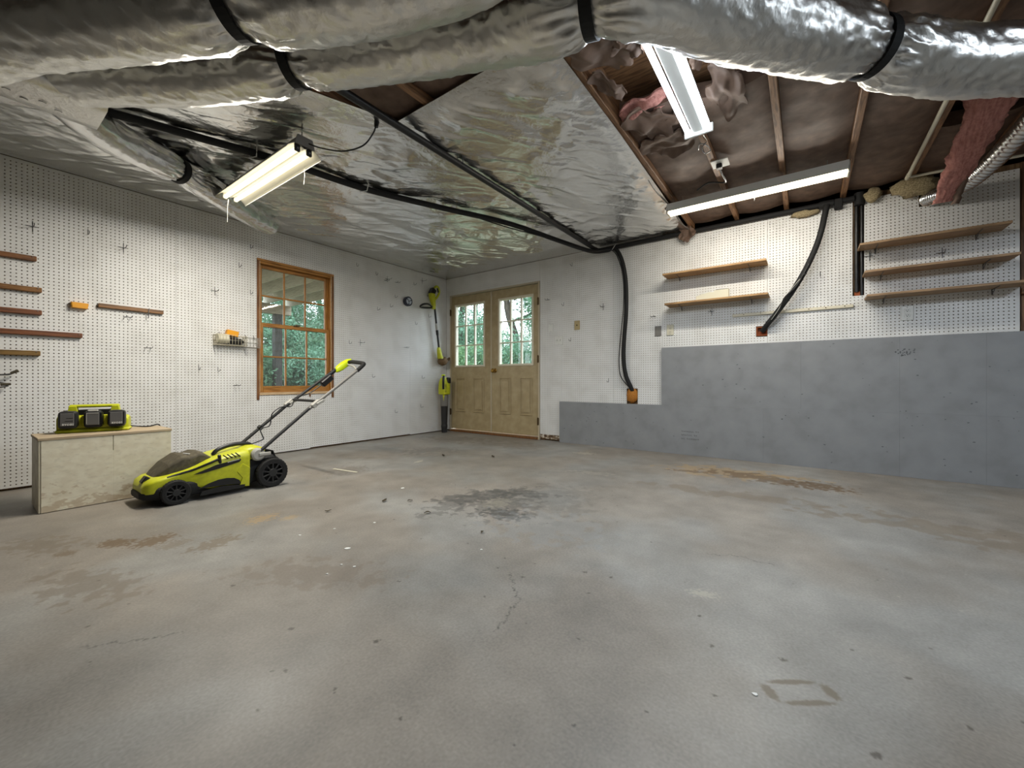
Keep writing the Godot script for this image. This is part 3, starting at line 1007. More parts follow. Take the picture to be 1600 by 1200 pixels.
func outside() -> void:
	var g := mb()
	g.span(W(-40, -0.5, -20), W(14, -0.14, 45))
	structure("ground", g, M.soil)
	# a deck over the window: planks on joists, a beam and posts
	var deck := thing("deck", "pale painted timber deck carried over the window on joists and dark posts", "deck", Transform3D(Basis(), W(-6.7, 2.3, 2.0)))
	var x := -4.72
	while x > -8.8:
		put("plank", mb().span(W(x - 0.135, 2.54, -1.0), W(x, 2.57, 4.15), 0.003), M.deck, deck, true)
		x -= 0.141
	for a in [-0.8, -0.39, 0.02, 0.42, 0.83, 1.23, 1.64, 2.05, 2.46, 2.86, 3.27, 3.67, 4.10]:
		put("deck_joist", mb().span(W(-8.80, 2.31, a - 0.019), W(-4.72, 2.54, a + 0.019), 0.003), M.deck_x, deck, true)
	put("beam", mb().span(W(-8.74, 2.12, -0.9), W(-8.62, 2.31, 4.12), 0.004), M.deck, deck, true)
	for a in [0.4, 3.87]:
		put("post", mb().span(W(-8.75, -0.14, a - 0.07), W(-8.61, 2.12, a + 0.07), 0.006), M.post, deck, true)
	# the wood behind the house
	var r := RandomNumberGenerator.new()
	r.seed = 5
	var shapes := []
	for s in 3:
		shapes.append(leaf_spray(r))
	var kinds := ["tall broadleaf tree with a mottled grey trunk behind the house", "slender broadleaf tree with a dense low crown behind the house"]
	for t in [[-11.5, 4.4, 6.5, 1.7], [-13.5, 6.6, 8.0, 2.3], [-10.2, 6.6, 6.0, 1.8], [-12.2, 8.6, 7.5, 2.2], [-8.6, 8.3, 6.0, 1.7], [-9.8, 10.6, 8.0, 2.2], [-6.6, 9.2, 6.2, 1.8], [-7.4, 11.8, 8.0, 2.3], [-4.6, 9.9, 6.0, 1.8], [-15.5, 3.6, 8.5, 2.6], [-13.2, 2.2, 6.0, 2.0], [-5.0, 12.5, 8.0, 2.4], [-11.2, 13.0, 9.0, 2.8], [-16.0, 9.0, 9.0, 3.0]]:
		tree(t, shapes, r, kinds[0 if t[2] > 7 else 1], "trees behind the house")
	for t in [[-9.6, 3.3], [-10.3, 4.9], [-9.2, 5.6], [-10.9, 3.0], [-8.7, 6.9], [-7.2, 7.6], [-6.0, 7.9], [-7.9, 8.9], [-5.1, 8.6], [-9.9, 7.7], [-11.6, 5.7], [-6.4, 10.2], [-3.9, 8.4]]:
		shrub(t, shapes, r)


func leaf_spray(r: RandomNumberGenerator) -> ArrayMesh:
	var m := mb()
	for k in 28:
		var c := Vector3(r.randf_range(-1, 1), r.randf_range(-0.6, 0.6), r.randf_range(-1, 1)) * 0.17
		var b := Basis.from_euler(Vector3(r.randf_range(-0.9, 0.9), r.randf() * TAU, r.randf_range(-0.9, 0.9)))
		var l := r.randf_range(0.022, 0.045)
		var p := [Vector3(-l, 0, 0), Vector3(-l * 0.2, 0.004, l * 0.42), Vector3(l, -0.012, 0), Vector3(-l * 0.2, 0.004, -l * 0.42)]
		m.tri(c + b * p[0], c + b * p[1], c + b * p[2], b * Vector3.UP)
		m.tri(c + b * p[0], c + b * p[2], c + b * p[3], b * Vector3.UP)
	return m.mesh()


func crown(parent: Node3D, shape: Mesh, material: Material, blobs: Array, count: int, r: RandomNumberGenerator) -> void:
	var mm := MultiMesh.new()
	mm.transform_format = MultiMesh.TRANSFORM_3D
	mm.mesh = shape
	mm.instance_count = count
	for i in count:
		var b: Array = blobs[r.randi() % blobs.size()]
		var d := Vector3(r.randfn(), r.randfn(), r.randfn()).normalized() * pow(r.randf(), 0.45)
		var s := r.randf_range(0.8, 1.5)
		mm.set_instance_transform(i, Transform3D(Basis.from_euler(Vector3(r.randf_range(-0.5, 0.5), r.randf() * TAU, r.randf_range(-0.5, 0.5))).scaled(Vector3.ONE * s), b[0] + d * b[1]))
	var o := MultiMeshInstance3D.new()
	o.name = "foliage"
	o.multimesh = mm
	o.material_override = material
	o.set_meta("kind", "stuff")
	parent.add_child(o, true)


func tree(t: Array, shapes: Array, r: RandomNumberGenerator, label: String, group: String) -> void:
	var o := thing("broadleaf_tree", label, "tree", Transform3D(Basis(), W(t[0], -0.14, t[1])), group)
	var h: float = t[2]
	var w: float = t[3]
	var pts := []
	for k in 6:
		pts.append(Vector3(r.randf_range(-0.06, 0.06) * k, h * 0.8 * k / 5.0, r.randf_range(-0.06, 0.06) * k))
	put("trunk", mb().tube(smooth_path(pts, 4), range(21).map(func(i): return lerpf(0.15, 0.05, i / 20.0)), 10), M.bark, o)
	var blobs := []
	for k in 8:
		var y := h * r.randf_range(0.18, 0.95)
		var a := r.randf() * TAU
		blobs.append([Vector3(cos(a) * w * 0.6, y, sin(a) * w * 0.6), Vector3(w * 0.55, w * 0.42, w * 0.55)])
		put("branch", mb().tube([Vector3(0, y * 0.85, 0), blobs[k][0]], [0.045, 0.012], 6), M.bark, o)
	crown(o, shapes[r.randi() % 3], M.leaf[r.randi() % 3], blobs, 1300, r)


func shrub(t: Array, shapes: Array, r: RandomNumberGenerator) -> void:
	var o := thing("shrub", "leafy green shrub growing in the undergrowth behind the house", "shrub", Transform3D(Basis(), W(t[0], -0.14, t[1])), "shrubs in the undergrowth")
	var st := mb()
	var blobs := []
	for k in 5:
		var a := r.randf() * TAU
		var p := Vector3(cos(a) * 0.45, r.randf_range(0.4, 1.5), sin(a) * 0.45)
		st.tube([Vector3.ZERO, p * Vector3(0.5, 0.6, 0.5), p], [0.02, 0.014, 0.006], 5)
		blobs.append([p, Vector3(0.6, 0.45, 0.6)])
	put("stem", st, M.bark, o)
	crown(o, shapes[r.randi() % 3], M.leaf[r.randi() % 3], blobs, 650, r)


# ---------------------------------------------------------------- lamps

func strip_light(x0: Vector3, size: Vector2, c: Color, energy: float, turn: Vector3, called: String, parent: Node3D) -> void:
	var l := AreaLight3D.new()
	l.name = called
	l.area_size = size
	l.light_color = c
	l.light_energy = energy
	l.area_range = 14.0
	l.area_attenuation = 2.0
	l.shadow_enabled = true
	l.rotation = turn
	l.position = x0
	parent.add_child(l, true)


func lamps() -> void:
	var warm := Color(1.0, 0.975, 0.925)
	var cool := Color(0.90, 0.95, 1.0)
	# 1: shop light with two tubes under a white reflector, hung on chains; it runs along x
	var xa := -3.615
	var xb := -2.485
	var ac := 1.265
	var base := W(-3.05, 2.17, ac)
	var t := thing("shop_light", "twin-tube shop light with white reflector hanging by a chain before the window wall", "ceiling light", Transform3D(Basis(), base))
	var prof := [[-0.105, 2.165], [-0.098, 2.178], [-0.055, 2.212], [-0.035, 2.216], [-0.012, 2.198], [0.0, 2.192], [0.012, 2.198], [0.035, 2.216], [0.055, 2.212], [0.098, 2.178], [0.105, 2.165]]
	var refl := mb()
	for i in prof.size() - 1:
		var p: Array = prof[i]
		var q: Array = prof[i + 1]
		var th := 0.0015
		refl.quad(W(xa, p[1], ac + p[0]), W(xb, p[1], ac + p[0]), W(xb, q[1], ac + q[0]), W(xa, q[1], ac + q[0]), Vector3.DOWN)
		refl.quad(W(xa, p[1] + th, ac + p[0]), W(xb, p[1] + th, ac + p[0]), W(xb, q[1] + th, ac + q[0]), W(xa, q[1] + th, ac + q[0]), Vector3.UP)
	put("reflector", refl, M.white, t, true)
	put("ballast_housing", mb().span(W(xa + 0.01, 2.216, ac - 0.04), W(xb + 0.012, 2.262, ac + 0.04), 0.006), M.grey, t, true)
	put("end_plate", mb().prism(PackedVector2Array([Vector2(-0.06, 2.205), Vector2(0.06, 2.205), Vector2(0.045, 2.262), Vector2(-0.045, 2.262)]), 0.012, Transform3D(Basis(Vector3(0, 0, -1), Vector3.UP, Vector3(1, 0, 0)), W(xb, 0, ac))), M.grey, t, true)
	var glow1 := tube_glow(Color(1.0, 0.94, 0.78), 1.5)
	for s in [-1, 1]:
		put("light_tube", mb().rod(W(xa + 0.012, 2.186, ac + s * 0.036), W(xb - 0.022, 2.186, ac + s * 0.036), 0.0135, -1, 16), glow1, t, true)
		var k := put("socket", mb().span(W(xb - 0.024, 2.168, ac + s * 0.036 - 0.017), W(xb - 0.006, 2.215, ac + s * 0.036 + 0.017), 0.005), M.black, t, true)
		put("tube_pin", mb().rod(W(xb - 0.026, 2.186, ac + s * 0.036), W(xb - 0.004, 2.186, ac + s * 0.036), 0.006), M.steel, k)
		put("socket", mb().span(W(xa + 0.002, 2.170, ac + s * 0.036 - 0.014), W(xa + 0.012, 2.215, ac + s * 0.036 + 0.014), 0.004), M.white, t, true)
	for x in [xb - 0.03, xa + 0.09]:
		var ch := mb()
		var y := 2.262
		var k := 0
		while y < 2.346:
			var pts := []
			for i in 13:
				var an := TAU * i / 12
				var u := Vector2(cos(an) * 0.005, sin(an) * 0.010)
				pts.append(W(x, y + 0.008 + u.y, ac) + (Vector3(u.x, 0, 0) if k % 2 == 0 else Vector3(0, 0, u.x)))
			ch.tube(pts, 0.0014, 5, false)
			y += 0.015
			k += 1
		put("chain", ch, M.hook, t, true)
	put("pull_string", mb().tube(smooth_path([W(-2.66, 2.19, ac + 0.09), W(-2.66, 2.12, ac + 0.09), W(-2.665, 2.06, ac + 0.088)], 4), 0.0007, 5), M.light_grey, t, true)
	put("pull_string", mb().tube(smooth_path([W(-3.59, 2.17, ac - 0.02), W(-3.61, 2.10, ac - 0.02), W(-3.61, 2.00, ac - 0.02)], 4), 0.0007, 5), M.light_grey, t, true)
	for s in [-1, 1]:
		strip_light(W((xa + xb) * 0.5, 2.169, ac + s * 0.036) - base, Vector2(1.08, 0.026), warm, 1.45, Vector3(-PI / 2, 0, 0), "shop_lamp", t)
	var cord := smooth_path([W(xb + 0.005, 2.235, ac + 0.02), W(-2.40, 2.20, 1.33), W(-2.28, 2.175, 1.40), W(-2.17, 2.20, 1.46), W(-2.125, 2.28, 1.50), W(-2.115, 2.335, 1.512)], 8)
	var cd := solo("power_cord", mb().tube(cord, 0.0045, 8), M.black, "thin black power cord looping from the hanging shop light to a ceiling plug", "cord")
	put("plug", mb().rod(W(-2.115, 2.318, 1.512), W(-2.112, 2.350, 1.515), 0.012, 0.016), M.black, cd)

	# 2: bare strip with two tubes under the joists, running away along a
	var x2 := -0.515
	var a0 := 1.40
	var a1 := 2.615
	var y2 := 2.262
	base = W(x2, y2, (a0 + a1) * 0.5)
	t = thing("strip_light", "cool white strip light with two bare tubes hung below torn insulation", "ceiling light", Transform3D(Basis(), base))
	put("channel", mb().span(W(x2 - 0.033, y2, a0), W(x2 + 0.033, y2 + 0.05, a1), 0.006), M.white, t, true)
	for a in [a0, a1]:
		put("socket_plate", mb().span(W(x2 - 0.080, y2 - 0.022, a - 0.008), W(x2 + 0.080, y2 + 0.03, a + 0.008), 0.004), M.white, t, true)
	var glow2 := tube_glow(cool, 6.5)
	for s in [-1, 1]:
		put("light_tube", mb().rod(W(x2 + s * 0.055, y2 + 0.002, a0 + 0.009), W(x2 + s * 0.055, y2 + 0.002, a1 - 0.009), 0.0145, -1, 16), glow2, t, true)
		strip_light(W(x2 + s * 0.064, y2 - 0.014, (a0 + a1) * 0.5) - base, Vector2(0.020, 1.15), cool, 1.05, Vector3(-PI / 2, 0, 0) + Vector3(0, s * 0.75, 0), "strip_lamp", t)
	put("hanger_wire", mb().tube([W(x2, y2 + 0.03, a1 - 0.01), W(x2 - 0.005, 2.325, 2.78), W(x2 - 0.008, 2.362, 2.92)], 0.002, 5), M.steel, t, true)
	put("hanger_wire", mb().tube([W(x2, y2 + 0.05, a0 + 0.1), W(x2 - 0.02, 2.365, a0 + 0.1)], 0.002, 5), M.steel, t, true)
	put("wire_knot", mb().tube(smooth_path([W(-0.53, 2.355, 2.93), W(-0.56, 2.335, 2.95), W(-0.55, 2.32, 3.0), W(-0.52, 2.34, 3.02), W(-0.535, 2.352, 2.96), W(-0.565, 2.34, 2.90), W(-0.585, 2.335, 2.96)], 6), 0.0035, 6), M.steel, t, true)

	# 4: its twin past the riser pipes, outside the picture; its glare runs along the bent duct and the vent hose
	var at4 := 2.0
	x2 = 2.15
	a0 = at4 - 0.61
	a1 = at4 + 0.61
	base = W(x2, y2, at4)
	t = thing("strip_light", "cool white strip light with two bare tubes over the shelf-side end of the room", "ceiling light", Transform3D(Basis(), base))
	put("channel", mb().span(W(x2 - 0.033, y2, a0), W(x2 + 0.033, y2 + 0.05, a1), 0.006), M.white, t, true)
	for a in [a0, a1]:
		put("socket_plate", mb().span(W(x2 - 0.080, y2 - 0.022, a - 0.008), W(x2 + 0.080, y2 + 0.03, a + 0.008), 0.004), M.white, t, true)
		put("hanger_wire", mb().rod(W(x2, y2 + 0.045, lerpf(a, at4, 0.2)), W(x2, CEIL + 0.03, lerpf(a, at4, 0.2)), 0.002, -1, 5), M.steel, t, true)
	for s in [-1, 1]:
		put("light_tube", mb().rod(W(x2 + s * 0.055, y2 + 0.002, a0 + 0.009), W(x2 + s * 0.055, y2 + 0.002, a1 - 0.009), 0.0145, -1, 16), glow2, t, true)
		strip_light(W(x2 + s * 0.064, y2 - 0.014, at4) - base, Vector2(0.020, 1.15), cool, 1.05, Vector3(-PI / 2, 0, 0) + Vector3(0, s * 0.75, 0), "strip_lamp", t)

	# 3: strip with two tubes and a shallow hood, running along x before the shelves
	xa = -0.982
	xb = 0.252
	ac = 3.735
	var y3 := 2.255
	base = W((xa + xb) * 0.5, y3, ac)
	t = thing("strip_light", "long strip light with a grey hood and two tubes before the shelf wall", "ceiling light", Transform3D(Basis(), base))
	put("hood", mb().prism(PackedVector2Array([Vector2(-0.057, y3 + 0.004), Vector2(-0.064, y3 + 0.066), Vector2(0.064, y3 + 0.066), Vector2(0.057, y3 + 0.004), Vector2(0.055, y3 + 0.004), Vector2(0.030, y3 + 0.034), Vector2(-0.030, y3 + 0.034), Vector2(-0.055, y3 + 0.004)]), xb - xa, Transform3D(Basis(Vector3(0, 0, -1), Vector3.UP, Vector3(1, 0, 0)), W(xa, 0, ac))), M.white, t, true)
	for x in [xa, xb]:
		put("socket_plate", mb().span(W(x - 0.006, y3 - 0.014, ac - 0.060), W(x + 0.006, y3 + 0.060, ac + 0.060), 0.003), M.light_grey, t, true)
	var glow3 := tube_glow(Color(1.0, 0.95, 0.80), 2.2)
	for s in [-1, 1]:
		put("light_tube", mb().rod(W(xa + 0.008, y3 + 0.002, ac + s * 0.030), W(xb - 0.008, y3 + 0.002, ac + s * 0.030), 0.016, -1, 16), glow3, t, true)
		strip_light(W((xa + xb) * 0.5, y3 - 0.016, ac + s * 0.036) - base, Vector2(1.17, 0.026), warm, 0.68, Vector3(-PI / 2 + s * 0.6, 0, 0), "strip_lamp", t)
	for x in [xa + 0.12, xb - 0.12]:
		put("hanger_wire", mb().rod(W(x, y3 + 0.06, ac), W(x, CEIL + 0.02, ac), 0.002, -1, 5), M.steel, t, true)
	put("pull_string", mb().tube([W(-0.32, y3 - 0.01, ac - 0.05), W(-0.322, y3 - 0.07, ac - 0.05)], 0.0018, 5), M.white, t, true)
	put("lead_wire", mb().tube(smooth_path([W(xa - 0.004, y3 + 0.03, ac), W(xa - 0.03, y3 + 0.06, ac), W(xa + 0.03, y3 + 0.09, ac + 0.03)], 6), 0.004, 6), M.black, t, true)


# ---------------------------------------------------------------- ducts

func duct(called: String, label: String, pts: Array, radius: float, straps: Array, wrinkle: float, material: Material, sd: int, group := "") -> Node3D:
	# a foil jacket round a flexible duct; straps: positions 0..1 along the path where a band pinches it
	var path := smooth_path(pts, 14)
	var length := [0.0]
	for i in range(1, path.size()):
		length.append(length[-1] + (path[i] as Vector3).distance_to(path[i - 1]))
	var total: float = length[-1]
	var f := noise(sd, 1.0, 3)
	var fine := noise(sd + 1, 1.0, 2)
	var m := mb()
	var sides := 64
	var x := Vector3.UP.cross((path[1] - path[0]).normalized()).normalized()
	var last := -1
	var count := int(total / 0.014)
	var seg := 0
	var frames := []
	var at_straps := []
	for p in straps:
		var best := 0
		for i in path.size():
			if (path[i] as Vector3).distance_to(p) < (path[best] as Vector3).distance_to(p):
				best = i
		at_straps.append(length[best] / total)
	straps = at_straps
	for i in count + 1:
		var s := total * i / count
		while seg < path.size() - 2 and length[seg + 1] < s:
			seg += 1
		var w: float = (s - length[seg]) / maxf(length[seg + 1] - length[seg], 1e-6)
		var p: Vector3 = (path[seg] as Vector3).lerp(path[seg + 1], w)
		var t0: Vector3 = (path[seg + 1] - path[maxi(seg - 1, 0)]).normalized()
		var t1: Vector3 = (path[mini(seg + 2, path.size() - 1)] - path[seg]).normalized()
		var t := t0.lerp(t1, w).normalized()
		x = (x - t * x.dot(t)).normalized()
		var y := t.cross(x)
		var base_r := radius
		var near := 9.0
		for st in straps:
			var d: float = absf(s - st * total)
			near = minf(near, d)
			base_r *= 1.0 - 0.24 * exp(-pow(d / 0.075, 2.0))
		frames.append([p, t, x, y, s])
		var first := m.v.size()
		for k in sides:
			var a := TAU * k / sides
			var d := x * cos(a) + y * sin(a)
			var q := Vector3(cos(a) * 1.6, sin(a) * 1.6, s * 1.8)
			var r := base_r * (1.0 + 0.05 * f.get_noise_3dv(q)) + wrinkle * fine.get_noise_3dv(Vector3(cos(a) * 3.0, sin(a) * 3.0, s * 16.0))
			var fold := fine.get_noise_2d(a * 1.3 + 2.0 * f.get_noise_2d(s * 1.2, 7.0), s * 0.9)
			r += 0.012 * (absf(fold) - 0.2) * smoothstep(0.0, 0.6, sin(a + 0.5) + 0.9)
			# the jacket gathers in pleats beside a strap
			r += 0.0095 * exp(-pow(near / 0.15, 2.0)) * sin(a * 15.0 + 5.0 * f.get_noise_2d(s * 3.0, cos(a) * 2.0)) * smoothstep(0.022, 0.06, near)
			m.vert(p + d * r, d)
		if last >= 0:
			m.ring_faces(last, first, sides)
		last = first
	# normals from the shape itself
	var rows := count + 1
	for i in rows:
		for k in sides:
			var a := m.v[i * sides + (k + 1) % sides] - m.v[i * sides + (k + sides - 1) % sides]
			var b := m.v[mini(i + 1, rows - 1) * sides + k] - m.v[maxi(i - 1, 0) * sides + k]
			var g := a.cross(b).normalized()
			if g.dot(m.n[i * sides + k]) < 0.0:
				g = -g
			m.n[i * sides + k] = g
	for e in [0, rows - 1]:
		m.cap(m.v.slice(e * sides, (e + 1) * sides), frames[e][1] * (-1.0 if e == 0 else 1.0))
	var o := thing(called, label, "duct", Transform3D(Basis(), path[path.size() / 2]), group)
	put("jacket", m, material, o, true)
	for st in straps:
		var band := mb()
		var rings := []
		var at: int = clampi(int(st * count), 1, count - 1)
		var fr: Array = frames[at]
		for e in [[-0.02, 0.0], [-0.02, 0.012], [0.02, 0.012], [0.02, 0.0]]:
			var ring := []
			for k in 36:
				var a := TAU * k / 36
				var d: Vector3 = fr[2] * cos(a) + fr[3] * sin(a)
				ring.append(fr[0] + fr[1] * e[0] + d * (radius * 0.765 + e[1]))
			rings.append(ring)
		for r in 3:
			for k in 36:
				var l := (k + 1) % 36
				var away: Vector3 = rings[r][k] - fr[0]
				if r != 1:
					away = fr[1] * (-1.0 if r == 0 else 1.0)
				band.quad(rings[r][k], rings[r][l], rings[r + 1][l], rings[r + 1][k], away)
		var top: Vector3 = fr[0] + Vector3.UP * radius * 0.76
		if top.y < CEIL - 0.03:
			band.span(top + Vector3(-0.012, 0, -0.004), Vector3(top.x + 0.012, CEIL - 0.012, top.z + 0.004))
		put("strap", band, M.black_matt, o, true)
	return o


func ducts() -> void:
	# straps sit where a point of the path is named again
	duct("flexible_duct", "long foil-jacketed duct with black straps bending past the foil gap and strip light", [W(-2.80, 2.215, 0.33), W(-2.62, 2.213, 0.45), W(-2.336, 2.211, 0.661), W(-1.847, 2.21, 0.91), W(-1.40, 2.19, 1.10), W(-1.0, 2.14, 1.225), W(-0.74, 2.08, 1.25), W(-0.575, 2.055, 1.268), W(-0.42, 2.042, 1.33), W(-0.25, 2.045, 1.55), W(-0.109, 2.06, 1.738), W(0.211, 2.10, 2.145), W(0.48, 2.10, 2.43), W(0.784, 2.11, 2.65), W(1.25, 2.13, 3.02), W(1.7, 2.17, 3.45)], 0.126, [W(-1.847, 2.21, 0.91), W(-0.575, 2.055, 1.268), W(0.211, 2.10, 2.145)], 0.005, M.jacket, 301, "flexible ducts under the ceiling")
	duct("flexible_duct", "thick sagging foil-jacketed duct with a strap, lowest of the overhead ducts", [W(-3.3, 1.96, -0.5), W(-2.8, 1.975, -0.14), W(-2.365, 2.045, 0.102), W(-1.94, 2.05, 0.343), W(-1.538, 2.05, 0.562), W(-1.115, 2.055, 0.80), W(-0.76, 2.08, 0.93), W(-0.45, 2.12, 0.92), W(-0.1, 2.18, 0.75)], 0.138, [W(-1.538, 2.05, 0.562)], 0.006, M.jacket, 321, "flexible ducts under the ceiling")
	duct("flexible_duct", "small bright foil duct with a black strap sloping along the window wall", [W(-3.02, 2.24, 0.28), W(-3.20, 2.222, 0.42), W(-3.35, 2.218, 0.60), W(-3.53, 2.235, 0.93), W(-3.78, 2.245, 1.27), W(-4.02, 2.258, 1.58), W(-4.17, 2.275, 1.78)], 0.098, [W(-3.53, 2.235, 0.93)], 0.003, M.smooth_foil, 331, "flexible ducts under the ceiling")
	# trunk wrapped in foil-faced board
	var t := thing("wrapped_trunk_duct", "square trunk duct wrapped in dull foil with faint print beside the window wall", "duct", Transform3D(Basis(), W(-2.95, 2.12, -0.3)))
	var f := noise(341, 2.2, 3)
	var rings := []
	for k in 60:
		var a := lerpf(-1.6, 0.456, k / 59.0)
		var ring := []
		for i in 24:
			var an := TAU * (i + 0.5) / 24
			var c := Vector2(cos(an), sin(an))
			var q := c / maxf(absf(c.x), absf(c.y))
			q = q.lerp(c * 1.2, 0.06)
			var w := 1.0 + 0.03 * f.get_noise_3d(q.x, q.y, a * 1.5)
			ring.append(W(-2.955 + q.x * 0.165 * w, 2.238 + q.y * 0.117 * w, a))
		rings.append(ring)
	put("wrap", mb().loft(rings, true), M.jacket, t, true)
	var marks := mb()
	for k in 7:
		var a := -0.02 + k * 0.055
		var p := []
		for i in 7:
			var an := PI * (0.15 + 0.7 * i / 6.0)
			p.append(W(-3.02 + k % 2 * 0.035 + 0.012 * sin(an), 2.1175, a + 0.014 * cos(an)))
		marks.tube(p, 0.0016, 4, false)
	put("print", marks, M.ink, t, true)
	# corrugated metal vent hose
	var pts := smooth_path([W(1.09, 2.34, 3.50), W(1.085, 2.315, 3.74), W(1.03, 2.25, 4.02), W(0.955, 2.195, 4.22), W(0.87, 2.185, 4.36), W(0.80, 2.20, 4.47), W(0.795, 2.213, 4.54)], 40)
	var rad := []
	for i in pts.size():
		rad.append(0.055 + 0.0045 * sin(i * TAU / 5.0))
	var hose := solo("vent_hose", mb().tube(pts, rad, 24, false), M.bright_foil, "corrugated bright metal vent hose curving into the pegboard beside pink insulation", "duct")
	var col := mb()
	var rp := []
	for i in 25:
		var an := TAU * i / 24
		rp.append(W(0.795 + cos(an) * 0.058, 2.214 + sin(an) * 0.058, BACK_A - 0.006))
	col.tube(rp, 0.006, 6, false)
	put("collar", col, M.dark_brass, hose)


# ---------------------------------------------------------------- pipes and cables

func pipes_and_cables() -> void:
	var p := solo("drain_pipe", mb().rod(W(-1.97, 2.298, -0.6), W(-1.97, 2.298, 4.40), 0.022, -1, 14), M.black, "straight black plastic drain pipe running under the foil to the door wall", "pipe")
	for a in [0.9, 2.1, 3.3]:
		put("pipe_clip", mb().tube([W(-1.996, 2.345, a), W(-1.996, 2.298, a), W(-1.97, 2.272, a), W(-1.944, 2.298, a), W(-1.944, 2.345, a)], 0.003, 5), M.black, p)
	put("elbow", mb().tube(smooth_path([W(-1.97, 2.298, 4.36), W(-1.965, 2.302, 4.44), W(-1.92, 2.31, 4.475)], 6), 0.026, 12), M.black, p)
	var h := solo("drain_pipe", mb().rod(W(-1.96, 2.312, 4.478), W(0.34, 2.318, 4.478), 0.023, -1, 14), M.black_matt, "black drain pipe running level along the top of the shelf wall", "pipe")
	put("coupling", mb().rod(W(0.10, 2.314, 4.478), W(0.20, 2.314, 4.478), 0.032, -1, 14), M.black_matt, h)
	put("coupling", mb().span(W(0.205, 2.255, 4.45), W(0.262, 2.34, 4.51), 0.006), M.black_matt, h)
	# the slot in the pegboard with two black pipes
	var s := thing("riser_pipe", "pair of glossy black riser pipes in a slot beside the shelves", "pipe", Transform3D(Basis(), W(0.374, 1.5, BACK_A + 0.012)))
	put("pipe", mb().rod(W(0.358, 1.53, BACK_A + 0.006), W(0.358, 2.36, BACK_A + 0.006), 0.0145, -1, 14), M.black, s, true)
	put("pipe", mb().rod(W(0.391, 1.50, BACK_A + 0.006), W(0.391, 2.36, BACK_A + 0.006), 0.0125, -1, 14), M.black, s, true)
	put("pipe_foot", mb().span(W(0.343, 1.495, BACK_A + 0.028), W(0.405, 1.535, BACK_A + 0.002), 0.003), M.rust, s, true)
	put("tee_fitting", mb().rod(W(0.374, 2.26, BACK_A - 0.024), W(0.374, 2.36, BACK_A - 0.024), 0.036, -1, 14), M.black_matt, s, true)
	# insulated line set, ceiling to the low box
	var c := smooth_path([W(-3.40, 2.295, 0.08), W(-3.20, 2.298, 0.53), W(-3.07, 2.298, 0.93), W(-2.94, 2.298, 1.34), W(-2.82, 2.296, 1.94), W(-2.57, 2.294, 2.56), W(-2.32, 2.294, 3.15), W(-2.10, 2.26, 3.85), W(-1.98, 2.255, 4.28), W(-1.86, 2.275, 4.42), W(-1.77, 2.29, 4.46), W(-1.70, 2.18, 4.462), W(-1.655, 2.02, 4.455), W(-1.632, 1.82, 4.45), W(-1.632, 1.55, 4.45), W(-1.655, 1.30, 4.46), W(-1.67, 1.05, 4.47), W(-1.650, 0.85, 4.48), W(-1.605, 0.72, 4.50), W(-1.585, 0.66, 4.525)], 8)
	var cab := solo("line_set", mb().tube(c, 0.0235, 12), M.black_matt, "thick black insulated line draped across the foil and down to the low foam hole", "cable")
	put("wire", mb().tube(smooth_path([W(-2.46, 2.285, 2.85), W(-2.33, 2.258, 3.15), W(-2.18, 2.25, 3.55), W(-2.0, 2.235, 4.2), W(-1.80, 2.27, 4.42), W(-1.70, 2.12, 4.42), W(-1.655, 1.9, 4.42), W(-1.65, 1.6, 4.415), W(-1.69, 1.25, 4.43), W(-1.715, 1.0, 4.45), W(-1.70, 0.82, 4.47), W(-1.62, 0.70, 4.51)], 8), 0.0055, 7), M.black, cab)
	put("cable_tie", mb().tube([W(-2.875, 2.35, 1.88), W(-2.85, 2.27, 1.895), W(-2.795, 2.27, 1.915), W(-2.78, 2.35, 1.925)], 0.004, 5), M.white, cab)
	put("cable_tie", mb().tube([W(-1.80, 2.345, 4.50), W(-1.80, 2.26, 4.43), W(-1.745, 2.33, 4.43)], 0.003, 5), M.white, cab)
	put("cable_tie", mb().tube([W(-3.02, 2.345, 1.17), W(-3.025, 2.27, 1.17), W(-2.965, 2.27, 1.19), W(-2.955, 2.345, 1.19)], 0.004, 5), M.white, cab)
	# second line, down to the orange box
	var c2 := smooth_path([W(0.155, 2.30, 4.45), W(0.14, 2.22, 4.44), W(0.115, 2.08, 4.43), W(0.07, 1.92, 4.425), W(-0.005, 1.74, 4.425), W(-0.09, 1.58, 4.43), W(-0.19, 1.43, 4.45), W(-0.28, 1.31, 4.48), W(-0.33, 1.245, 4.525)], 8)
	cab = solo("line_set", mb().tube(c2, 0.0225, 12), M.black_matt, "black insulated line bowing down the shelf wall to a small rusty box", "cable")
	put("wire", mb().tube(smooth_path([W(0.03, 1.80, 4.40), W(-0.06, 1.62, 4.395), W(-0.15, 1.52, 4.40), W(-0.20, 1.38, 4.42), W(-0.29, 1.28, 4.48)], 8), 0.006, 7), M.black, cab)
	put("wire", mb().tube(smooth_path([W(0.0, 1.72, 4.40), W(-0.13, 1.55, 4.40), W(-0.21, 1.40, 4.42), W(-0.315, 1.26, 4.50)], 8), 0.003, 6), M.light_grey, cab)
	var n := noise(401, 20.0, 3)
	solo("foam_plug", mb().blob(W(-1.59, 0.61, BACK_A + 0.012), Vector3(0.066, 0.088, 0.034), 18, 24, 0.3, n), M.foam, "crusty orange spray foam round the line above the concrete step", "foam")
	var bx := thing("pipe_box", "small rusty orange wall box where the bowed line enters", "box", Transform3D(Basis(), W(-0.333, 1.20, BACK_A)))
